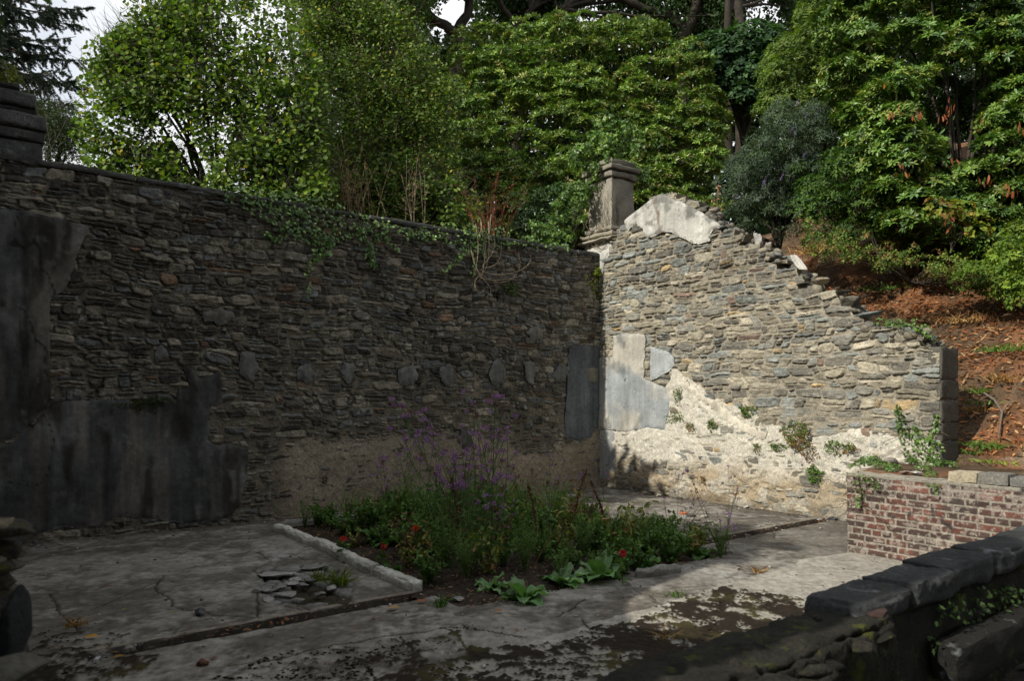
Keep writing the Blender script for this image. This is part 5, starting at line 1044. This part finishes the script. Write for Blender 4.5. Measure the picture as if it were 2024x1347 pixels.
V = P[:, None] + Vm[None] * r_[:, None, None] * np.array([1.6, 1.2, .5]) * rng.uniform(.7, 1.3, (n, len(Vm), 1)); a.add(V.reshape(-1, 3), [(Fm[None] + np.arange(n)[:, None, None] * len(Vm)).reshape(-1, 3)], np.repeat(pick([(.022, .016, .009), (.04, .034, .010), (.014, .010, .007)], n, rng), len(Vm), 0))
tag(a.build('moss_crumbs', M_moss), 'dark mossy crumbs clotted on the near floor', 'moss', kind='stuff')
# scattered grit, chips and fallen leaves
a = Acc(); rng = np.random.default_rng(185); Vg, Fg = ico(1)
for k in range(620):
    s_, t_ = rng.uniform(.1, 10), rng.uniform(.1, 8.8)
    if rng.random() < .45: t_ = rng.choice([rng.uniform(.08, .3), rng.uniform(4.75, 5.0), rng.uniform(7, 8.7)]) 
    if rng.random() < .2: s_ = rng.uniform(.08, .3)
    if 3.2 < s_ < 6.8 and .8 < t_ < 5.4: continue
    p = world(s_, t_, .006); dB = (p[0] - BR0[0]) * (-VB[1]) + (p[1] - BR0[1]) * VB[0]
    if dB > -.1 and t_ > 5.8: continue
    r_ = rng.uniform(.006, .022); a.add(p + Vg * r_ * np.array([1, rng.uniform(.6, 1), .5]), [Fg], pick([(.34, .33, .30), (.10, .09, .08), (.22, .2, .17), (.42, .41, .38)], 1, rng)[0])
tag(a.build('floor_grit', M_rock), 'scattered stone chips and grit on the cracked floor', 'grit', kind='stuff')
a = Acc(); n = 900; s_, t_ = rng.uniform(.1, 10, n), rng.uniform(.1, 8.8, n); q = rng.random(n); t_ = np.where(q < .35, 4.86 + rng.normal(0, .05, n), np.where(q < .55, rng.uniform(.08, .35, n), t_)); s_ = np.where(q > .85, rng.uniform(.08, .3, n), s_)
P = world(s_, t_, .012); dB = (P[:, 0] - BR0[0]) * (-VB[1]) + (P[:, 1] - BR0[1]) * VB[0]; k = ~((dB > -.1) & (t_ > 5.8)) & ~((s_ > 3.2) & (s_ < 6.8) & (t_ > .8) & (t_ < 5.4)); P = P[k]; n = len(P)
A = rand_dir(n, rng); A[:, 2] *= .15; leaves(a, 'long', P, A, rand_dir(n, rng) * .3 + (0, 0, 1), rng.uniform(.02, .055, n), .02, pick([(.16, .06, .025), (.22, .10, .03), (.09, .05, .03), (.06, .035, .02)], n, rng, .3))
for (x, y, L_, c_) in [(165,1261,.10,(.55,.27,.02)),(765,1204,.11,(.42,.27,.11)),(823,1190,.09,(.30,.09,.03)),(210,1157,.05,(.28,.09,.03)),(975,1210,.09,(.26,.12,.05)),(238,1206,.05,(.2,.18,.04)),(222,1300,.07,(.30,.16,.03)),(340,1212,.05,(.2,.17,.03))]:
    p = floorpt(x, y, .02); leaves(a, 'long', p[None], np.array([[.8, .3, .1]]), np.array([[0, -.2, 1.]]), L_, L_ * .45, np.array([c_]))
tag(a.build('fallen_leaves', M_matte), 'brown and yellow leaves blown into the drain and along the wall feet', 'leaf litter', kind='stuff')
# litter and sprigs on the hillside
rng = np.random.default_rng(186); n = 42000; x, y = rng.uniform(4, 14, n), rng.uniform(7.5, 17, n); s_, t_ = st(np.stack([x, y], -1)); z = ground_z(x, y); k = (s_ < -.55) & (fbm(x * 1.1, y * 1.1, 0, 420, 4) + .5 * rng.random(n) > .0); x, y, z = x[k], y[k], z[k]; n = len(x); a = Acc()
A = rand_dir(n, rng); A[:, 2] *= .5; leaves(a, 'long', np.stack([x, y, z + .02 + .05 * fbm(x * 3, y * 3, 0, 410, 4)], -1), A, rand_dir(n, rng) * .6 + (-.5, -.4, .8), rng.uniform(.05, .13, n), .03, pick([(.27, .095, .035), (.18, .07, .03), (.32, .15, .06), (.38, .25, .13), (.10, .055, .035)], n, rng, .4, [.26, .24, .15, .15, .2]))
tag(a.build('leaf_litter', M_matte), 'carpet of fallen russet leaves on the bare hillside', 'leaf litter', kind='stuff')
def hillpt(px_, py_):
    r = ray(px_, py_)
    for Y in np.arange(8.6, 30, .04):
        P = np.array([r[0] * Y, Y, H + r[2] * Y])
        if ground_z(P[:1], P[1:2])[0] >= P[2] and st(P)[0] < -.5: return P
    return at(px_, py_, 12)
def grass(label, p, n, h_, pal, seed, spread=.12, name='grass_tuft', cat='grass tuft', group=None, wd=.010, lean=.5):
    rng = np.random.default_rng(seed); t = thing(name, label, cat, p, group); a = Acc(); m = 5; tt = np.linspace(0, 1, m)[None, :, None]
    b = np.array(p) + np.stack([rng.normal(0, spread, n), rng.normal(0, spread, n), 0 * np.arange(n)], -1); d = rng.normal(0, lean, (n, 3)); d[:, 2] = 1; d = nrm(d); L_ = h_ * rng.uniform(.5, 1.1, n)[:, None, None]
    Pc = b[:, None] + d[:, None] * L_ * tt; Pc[..., :2] += (d[:, None, :2] * .7 * L_ * tt ** 2); Pc[..., 2] -= (.35 * L_ * tt ** 2)[..., 0]
    side = nrm(np.cross(d, rand_dir(n, rng)))[:, None] * wd * (1 - tt ** 1.5) ; V = np.stack([Pc - side, Pc + side], 2); i = (np.arange(n)[:, None] * m + np.arange(m - 1)[None]) * 2
    a.add(V.reshape(-1, 3), [np.stack([i, i + 1, i + 3, i + 2], -1).reshape(-1, 4)], np.repeat(pick(pal, n, rng), m * 2, 0)); a.build('blades', M_matte, t); return t
GR, DG = [(.09, .18, .03), (.12, .22, .04), (.06, .12, .02)], [(.30, .18, .07), (.24, .12, .05), (.36, .24, .10)]
for k, (lab, x, y, n, h_, pal) in enumerate([('dry straw grass hanging over the slope behind the wall top', 1618, 500, 260, .55, DG), ('fresh green grass clump at the dark undergrowth edge', 1660, 480, 220, .5, GR), ('tall green grass left of the undergrowth', 1690, 440, 200, .55, GR), ('dry rusty grass between the green clumps', 1720, 500, 220, .45, DG),
        ('pale dry grass under the large rhododendron', 1800, 520, 180, .35, DG), ('green sprigs midway down the red slope', 1755, 575, 120, .22, GR), ('spiky green plant at the right of the slope', 1960, 545, 120, .4, GR), ('dark green leafy sprigs at the right edge of the slope', 2000, 695, 140, .25, GR),
        ('small green weed low on the slope', 1935, 800, 60, .16, GR), ('weedy patch at the foot of the slope', 1925, 880, 70, .18, GR), ('brown wiry grass on the right of the slope', 1900, 640, 140, .3, DG), ('brown wiry grass beside the earth scar', 1850, 560, 140, .3, DG), ('yellow green grass along the far stones of the brick wall', 1980, 915, 110, .10, [(.20, .24, .03), (.12, .2, .03)])]):
    p = hillpt(x, y) if y < 905 else ledge(x, y, .94); grass(lab, p, n, h_, pal, 800 + k, spread=.22)
rng = np.random.default_rng(190)
for k in range(22):
    x, y = rng.uniform(1640, 2020), rng.uniform(520, 900)
    if y > 520 + (x - 1640) * -.2 and not (x < 1900 and y > 480 + (x - 1560) * .62): grass('little wiry tuft on the leaf strewn slope', hillpt(x, y), 60, rng.uniform(.12, .28), GR if k % 3 == 0 else DG, 860 + k, spread=.10, group='wiry tufts scattered over the leaf strewn slope', name='slope_tuft')
t = thing('fallen_branch', 'forked grey branch lying on the hillside right of the wall end', 'branch', hillpt(1885, 850)); a = Acc()
Q = [hillpt(*p) + np.array([-.05, -.08, .05]) for p in [(1945,785),(1965,798),(1980,822),(1976,850),(1972,875)]]; tube(a, Q, [.020, .018, .016, .012, .007], (.15, .125, .105), 6); tube(a, [Q[2], hillpt(1992, 800) + np.array([0, -.08, .08])], [.012, .005], (.15, .125, .105), 5); a.build('branch', M_dead, t)
# ivy on the ledge behind the brick wall
rng = np.random.default_rng(188); L1 = np.array([(*ledge(x, y, .93), r) for x, y, r in [(1705,916,.09),(1720,912,.13),(1745,922,.10),(1765,926,.09),(1735,905,.08),(1825,925,.08),(1840,938,.06),(1850,915,.10),(1770,896,.09),(1800,912,.07),(1865,905,.1),(1880,918,.06),(1690,922,.05)]])
bush('ivy', 'low ivy scrambling over the stones on top of the brick wall', 'climber', L1, rng, 'ivy', 800, .042, .03, TF, ledge(1770, 915, .92), nl=3, mat=M_leaf, flat=.6, trunk=.004, nlimb=8, zmin=-.2, spread=(60, 110))

ivy_patch('small leaves trailing over the left end of the brick wall top', PW, [[(1682,925),(1735,935),(1745,950),(1712,965),(1690,945)]], [([(1700,940),(1705,975),(1700,1000)], 40, .04), ([(1730,945),(1738,965)], 20, .03), ([(1850,955),(1860,975)], 16, .03)], 500, np.random.default_rng(191), TF, size=.035)
# ------------------------------------------------------------------ plants of the bed (each kind built once, then copied)
def verbena(seed, h_):
    rng = np.random.default_rng(seed); t = thing('verbena', 'tall wiry verbena with small purple flower heads', 'flower', (0, 0, 0), 'tall purple verbenas in the planting bed'); a, g = Acc(), Acc(); tips = []
    for k in range(rng.integers(3, 6)):
        m = 12; tt = np.linspace(0, 1, m)[:, None]; d = np.array([rng.normal(0, .28), rng.normal(0, .28), 1.0]); hk = h_ * rng.uniform(.7, 1.05); P = np.array([rng.normal(0, .03), rng.normal(0, .03), 0.]) + d * hk * tt + np.array([rng.normal(0, .12), rng.normal(0, .12), 0]) * tt ** 2
        tube(a, P, np.linspace(.0052, .0026, m), (.085, .14, .05), 4); tips.append(P[-1])
        for q in range(rng.integers(2, 6)):
            i = rng.integers(6, m - 1); sgn = nrm(rand_dir(1, rng)[0] * (1, 1, .2)); L_ = rng.uniform(.08, .25); Q = P[i] + sgn * L_ * .5 * np.linspace(0, 1, 5)[:, None] + np.array([0, 0, L_]) * np.linspace(0, 1, 5)[:, None] ** 1.4; tube(a, Q, .0022, (.085, .14, .05), 3); tips.append(Q[-1])
        i = rng.integers(0, 6, 12); leaves(g, 'long', P[i] + 0, rand_dir(12, rng) + (0, 0, .3), rand_dir(12, rng) + (0, 0, 1), rng.uniform(.05, .12, 12), .018, pick([(.06, .12, .03), (.09, .15, .04)], 12, rng))
    a.build('stems', M_dead, t); g.build('leaves', M_matte, t)
    for p in tips:
        f = Acc(); n = 46; q = rand_dir(n, rng) * (rng.random((n, 1)) ** .4) * np.array([.021, .021, .015]) * rng.uniform(.7, 1.3); col = pick([(.28, .13, .42), (.20, .09, .32), (.36, .17, .44)] if rng.random() < .8 else [(.12, .05, .07)], n, rng)
        leaves(f, 'small', p + q, q + 1e-4, rand_dir(n, rng), .013, .012, col); f.build('flower_head', M_petal, t)
    return t
def herb(seed, kind):
    rng = np.random.default_rng(seed); nm, lab, gp = {'h': ('leafy_herb', 'low bushy green herb filling the bed', 'bushy herbs in the planting bed'), 'f': ('feathery_herb', 'fine leaved upright green herb in the bed', 'fine leaved herbs in the planting bed'),
        'y': ('yellowing_herb', 'bed plant with large yellowing and withered leaves', 'yellowing plants in the planting bed'), 'b': ('dead_herb', 'dry brown dead herb with curled leaves', 'dead brown herbs in the planting bed')}[kind]
    t = thing(nm, lab, 'plant', (0, 0, 0), gp); a, g = Acc(), Acc(); ns = {'h': 16, 'f': 20, 'y': 9, 'b': 10}[kind]; hh = {'h': .38, 'f': .50, 'y': .48, 'b': .42}[kind]; r_ = {'h': .17, 'f': .11, 'y': .14, 'b': .15}[kind]
    scol = {'h': (.06, .10, .03), 'f': (.08, .13, .04), 'y': (.12, .11, .04), 'b': (.12, .07, .04)}[kind]
    pal = {'h': [(.08, .16, .035), (.12, .21, .05), (.055, .11, .025)], 'f': [(.12, .21, .05), (.16, .25, .07), (.09, .15, .04)], 'y': [(.24, .24, .05), (.10, .15, .03), (.26, .16, .06), (.18, .20, .05)], 'b': [(.16, .08, .045), (.10, .06, .035), (.22, .13, .07)]}[kind]
    for k in range(ns):
        th = rng.random() * 6.28; m = 8; tt = np.linspace(0, 1, m)[:, None]; rr_ = r_ * rng.random() ** .5 * 1.3; P = np.array([0, 0, 0.]) + np.array([math.cos(th) * rr_, math.sin(th) * rr_, hh * rng.uniform(.6, 1.1)]) * tt + np.array([math.cos(th), math.sin(th), 0]) * .05 * tt ** 2
        tube(a, P, np.linspace(.004, .0015, m), scol, 3); n = {'h': 26, 'f': 70, 'y': 10, 'b': 12}[kind]; i = rng.integers(1, m, n); sz = {'h': .065, 'f': .035, 'y': .11, 'b': .07}[kind]
        dd = rand_dir(n, rng) + (0, 0, .35 if kind in 'hf' else -.5); leaves(g, 'round' if kind == 'h' else ('small' if kind == 'f' else 'long'), P[i] + rng.normal(0, .012, (n, 3)), dd, rand_dir(n, rng) * .6 + (0, 0, 1), sz * rng.uniform(.5, 1.2, n), sz * {'h': .5, 'f': .22, 'y': .45, 'b': .35}[kind], pick(pal, n, rng))
    a.build('stems', M_dead, t); g.build('leaves', M_matte, t); return t
def rosette(seed, n, L_, wd, pal, nm='mullein', lab='', up=.7):
    rng = np.random.default_rng(seed); t = thing(nm, lab, 'plant', (0, 0, 0))
    for k in range(n):                                 # each big leaf a curved gridded blade
        g = Acc(); th = k * 2.4 + rng.normal(0, .5); el = math.radians(rng.uniform(15, 75)) * (1 if k > n * .4 else .8) * up + .15; m, q = 12, 7; tt, ww = np.meshgrid(np.linspace(0, 1, m), np.linspace(-1, 1, q), indexing='ij'); Lk = L_ * rng.uniform(.4, 1.15) 
        ang = el - 1.1 * tt * (1.2 - el * .6); rr_ = np.cumsum(np.cos(ang), 0) / m * Lk; zz = np.cumsum(np.sin(ang), 0) / m * Lk; wv = wd * np.sin(np.clip(tt, .03, 1) ** .8 * 3.0) * Lk / L_
        zz = zz + .35 * np.abs(ww) ** 1.5 * wv + .012 * np.sin(tt * 14 + ww * 3 + k) + .02 * fbm(tt * 4 + k, ww * 2, 0, 9); X, Yv = rr_ * math.cos(th) - ww * wv * math.sin(th), rr_ * math.sin(th) + ww * wv * math.cos(th)
        c = pick(pal, 1, rng, .15)[0] * (1 + .25 * (np.abs(ww) < .08)[..., None] + .10 * np.sin(tt * 26 + np.abs(ww) * 8)[..., None]); i = np.arange(m * q).reshape(m, q)
        g.add(np.stack([X, Yv, zz], -1), [np.stack([i[:-1, :-1], i[1:, :-1], i[1:, 1:], i[:-1, 1:]], -1).reshape(-1, 4)], c.reshape(-1, 3)); g.build('leaf', M_matte, t)
    return t
bedz = lambda s_, t_: max(0.0, float(-.012 + .10 * smooth(0, .9, np.array(min(min(s_ - 3.1, 6.85 - s_), min(t_ - .75, 5.55 - t_))))))
rng = np.random.default_rng(200); used = {}
def put(proto, p, rz, sca, label=None):
    if id(proto) not in used:
        used[id(proto)] = 1; proto['_hold'] = 1
    return dup(proto, p, rz, sca, label)
herbs = {k: [herb(210 + i + 10 * j, k) for i in range(3)] for j, k in enumerate('hfyb')}
def rest_on(p): s_, t_ = st(p); return np.array([p[0], p[1], bedz(s_, t_) - .01])
def bedat(px_, py_): return rest_on(floorpt(px_, py_, .03))
cnt = 0
for s_ in np.arange(3.3, 6.75, .27):
    for t_ in np.arange(.9, 5.5, .26):
        a_, b_ = s_ + rng.uniform(-.1, .1), t_ + rng.uniform(-.1, .1)
        if b_ > 4.95 and a_ > 5.7 + .3 * rng.random(): continue      # bare soil at the front left corner
        if a_ > 6.5 and rng.random() < .6: continue
        if b_ < 1.2 and rng.random() < .5: continue
        if rng.random() < .16: continue
        q = rng.random(); k = 'h' if q < .40 else ('f' if q < .74 else ('y' if q < .83 else 'b'))
        if b_ > 4.2 and a_ < 5.0 and rng.random() < .5: k = 'h'
        dup(herbs[k][rng.integers(3)], world(a_, b_, bedz(a_, b_) - .01), rng.random() * 6.3, rng.uniform(.42, 1.02) * (1.3 if 1.8 < b_ < 4 and 3.8 < a_ < 6 else 1.0)); cnt += 1
vs = [verbena(240 + i, h_) for i, h_ in enumerate([1.45, 1.15, 1.3, .95, 1.55])]
for k, (x, y) in enumerate([(890,1130),(915,1110),(925,1120),(875,1100),(940,1105),(975,1110),(790,1060),(760,1050),(1010,1095),(1075,1100),(1000,1130),(940,1075),(1330,1090),(1420,1098),(1430,1090),(830,1060),(895,1075),(960,1060),(915,1060),(860,1075),(1180,1075),(930,1140)]):
    o = dup(vs[k % 5], bedat(x, y), rng.random() * 6.3, (1.12 if k < 6 else rng.uniform(.75, 1.0) if x < 1000 else rng.uniform(.45, .7)))
MU = [(.16, .28, .12), (.12, .24, .09), (.20, .32, .16)]
for k, (lab, x, y, n, L_, w_) in enumerate([('big grey green rosette spilling over the front edge of the bed', 1035, 1180, 11, .34, .085), ('pale broad leaved rosette second from the kerb fragment', 1110, 1150, 10, .30, .08), ('broad green rosette standing between the pale rosette and the kerb fragment', 1185, 1140, 12, .36, .095), ('pale leafy rosette just behind the kerb fragment', 1270, 1118, 8, .30, .09),
        ('broad leaved plant at the middle of the left side of the bed', 870, 1105, 11, .36, .08), ('broad leaved plant beside the red flower near the left kerb', 742, 1078, 8, .28, .075), ('large leaved plant in the middle of the left half of the bed', 790, 1085, 9, .30, .08), ('small rosette at the front tip of the bed soil', 965, 1165, 8, .2, .05), ('low rosette beside the left kerb', 775, 1125, 7, .16, .045), ('upright single leaved plant behind the red flower', 706, 1062, 4, .22, .06),
        ('leafy clump near the right end of the bed', 1345, 1085, 10, .26, .08), ('leafy clump at the right tip of the bed', 1385, 1095, 9, .24, .07)]):
    o = rosette(260 + k, n + 4, L_ * (.80 if k < 4 else .92), w_ * .90, MU if k < 4 or k == 7 else [(.07, .15, .04), (.09, .18, .05)], lab=lab, up=.9 if k in (2, 4, 6, 9) else .75); o.location = tuple(bedat(x, y) + np.array([0, 0, 0]))
    for ch in o.children: ch.location = (0, 0, 0)
for k, (lab, x, y, z, c) in enumerate([('bright red double flower near the left kerb', 678, 1067, .22, (.55, .03, .01)), ('orange red flower in the left half of the bed', 822, 1046, .40, (.50, .07, .02)), ('dark crimson flower towards the right of the bed', 1230, 1095, .30, (.35, .01, .03)), ('small dull red bloom left of centre of the bed', 758, 1082, .25, (.30, .03, .02))]):
    r = ray(x, y); Y = (z - H) / r[2]; p = np.array([r[0] * Y, Y, z]); b = rest_on(p); t = thing('dahlia', lab, 'flower', b); a = Acc(); rg = np.random.default_rng(290 + k)
    tube(a, [b, (b + p) / 2 + rg.normal(0, .01, 3), p], .003, (.06, .10, .03), 4); leaves(a, 'long', (b + (p - b) * rg.random((12, 1))), rand_dir(12, rg) + (0, 0, .2), rand_dir(12, rg) + (0, 0, 1), .09, .04, pick(TF, 12, rg)); a.build('stem', M_matte, t)
    a = Acc(); whorls(a, np.repeat(p[None], 3, 0), nrm(np.array([[.1, -.5, .8]] * 3) + rg.normal(0, .2, (3, 3))), rg, 9, .035, .02, [c], None, (30, 90), 'round'); a.build('petals', M_petal, t)
# tall brown dead spikes
for k, (lab, x, y, h_, ln) in enumerate([('tall brown seed spike leaning left in the left half of the bed', 905, 1110, .85, (-.10, 0)), ('brown seed spike leaning left behind the first', 935, 1100, .75, (-.22, 0)), ('dry seed spike near the middle of the bed', 1060, 1120, .8, (-.12, .1)), ('dry seed spike right of the middle of the bed', 1130, 1090, .9, (.2, 0)), ('short brown spike at the right of the bed', 1200, 1075, .7, (-.3, 0)), ('slanting bleached stalk in the front of the bed', 1040, 1150, .9, (.65, .1))]):
    b = bedat(x, y); rg = np.random.default_rng(300 + k); t = thing('seed_spike', lab, 'plant', b); a = Acc(); tt = np.linspace(0, 1, 12)[:, None]; P = b + np.array([ln[0], ln[1], 1]) * h_ * tt + np.array([.04 * (1 - 2 * (k % 2)), 0, 0]) * np.sin(tt * 3); tube(a, P, np.linspace(.006, .003, 12), (.14, .075, .04), 5)
    if k < 5: n = 190; i = rg.random(n) * .6 + .38; Q = b + np.array([ln[0], ln[1], 1]) * h_ * i[:, None] + np.array([.04 * (1 - 2 * (k % 2)), 0, 0]) * np.sin(i[:, None] * 3); leaves(a, 'small', Q, rand_dir(n, rg) + (0, 0, .4), rand_dir(n, rg), .028, .016, pick([(.15, .07, .035), (.10, .05, .03)], n, rg))
    a.build('stem', M_dead, t)
# weeds in the crumbled patch and floor joints
for k, (lab, x, y, n, h_, pal) in enumerate([('yellow green weed tuft by the left kerb', 672, 1158, 90, .28, [(.16, .2, .03), (.10, .15, .03)]), ('thin green weed in the crumbled hollow', 628, 1150, 50, .22, [(.12, .15, .03)]), ('low weed at the front corner of the bed', 872, 1198, 60, .14, TF), ('short dry weed in the floor crack at bottom left', 146, 1238, 40, .13, DG), ('tiny weed in the crack before the kerb fragment', 1335, 1180, 14, .12, GR), ('dry weed on the pale floor', 1498, 1132, 22, .13, DG), ('russet weed in the silt of the floor', 1315, 1265, 20, .16, DG)]):
    grass(lab, floorpt(x, y, 0), n, h_, pal, 900 + k, spread=.035, name='weed', cat='weed', wd=.006, lean=.45)
# bed litter
rng = np.random.default_rng(310); n = 3600; s_, t_ = rng.uniform(3.2, 6.75, n), rng.uniform(.85, 5.5, n); z_ = np.array([bedz(a_, b_) for a_, b_ in zip(s_, t_)]) + .02; a = Acc(); A = rand_dir(n, rng); A[:, 2] *= .3
leaves(a, 'long', world(s_, t_, z_), A, rand_dir(n, rng) * .5 + (0, 0, 1), rng.uniform(.02, .07, n), .018, pick([(.13, .065, .035), (.07, .04, .025), (.20, .12, .06), (.05, .08, .02)], n, rng, .3)); tag(a.build('bed_litter', M_matte), 'dead leaves and bark strewn on the bed soil', 'leaf litter', kind='stuff')
# ivy leaves in the dark at the viewer's side of the coping wall
rng = np.random.default_rng(320); t = thing('ivy', 'ivy hanging in deep shade on the near face of the coping wall', 'climber', PF.pos(.6, FT - .3, .06)); a = Acc(); n = 1500; s_, z_ = rng.uniform(.15, 3.0, n), FT - .13 - np.abs(rng.normal(0, .22, n)); k = fbm(s_ * 3, z_ * 3, 0, 5) > -.1; s_, z_ = s_[k], z_[k]; n = len(s_)
nn = np.array([*PF.n, 0]); leaves(a, 'ivy', PF.pos(s_, z_, rng.uniform(-.03, .06, n)), rand_dir(n, rng) + (0, 0, -.6), nn + rand_dir(n, rng) * .5, .032 * rng.uniform(.5, 1.2, n), .024, pick([(.03, .06, .02), (.05, .085, .025)], n, rng)); a.build('leaves', M_matte, t)
# prototypes are parked below the ground only while copying: remove them
protos = [p for v in herbs.values() for p in v] + vs
for p in protos:
    for ch in list(p.children): bpy.data.objects.remove(ch)
    bpy.data.objects.remove(p)
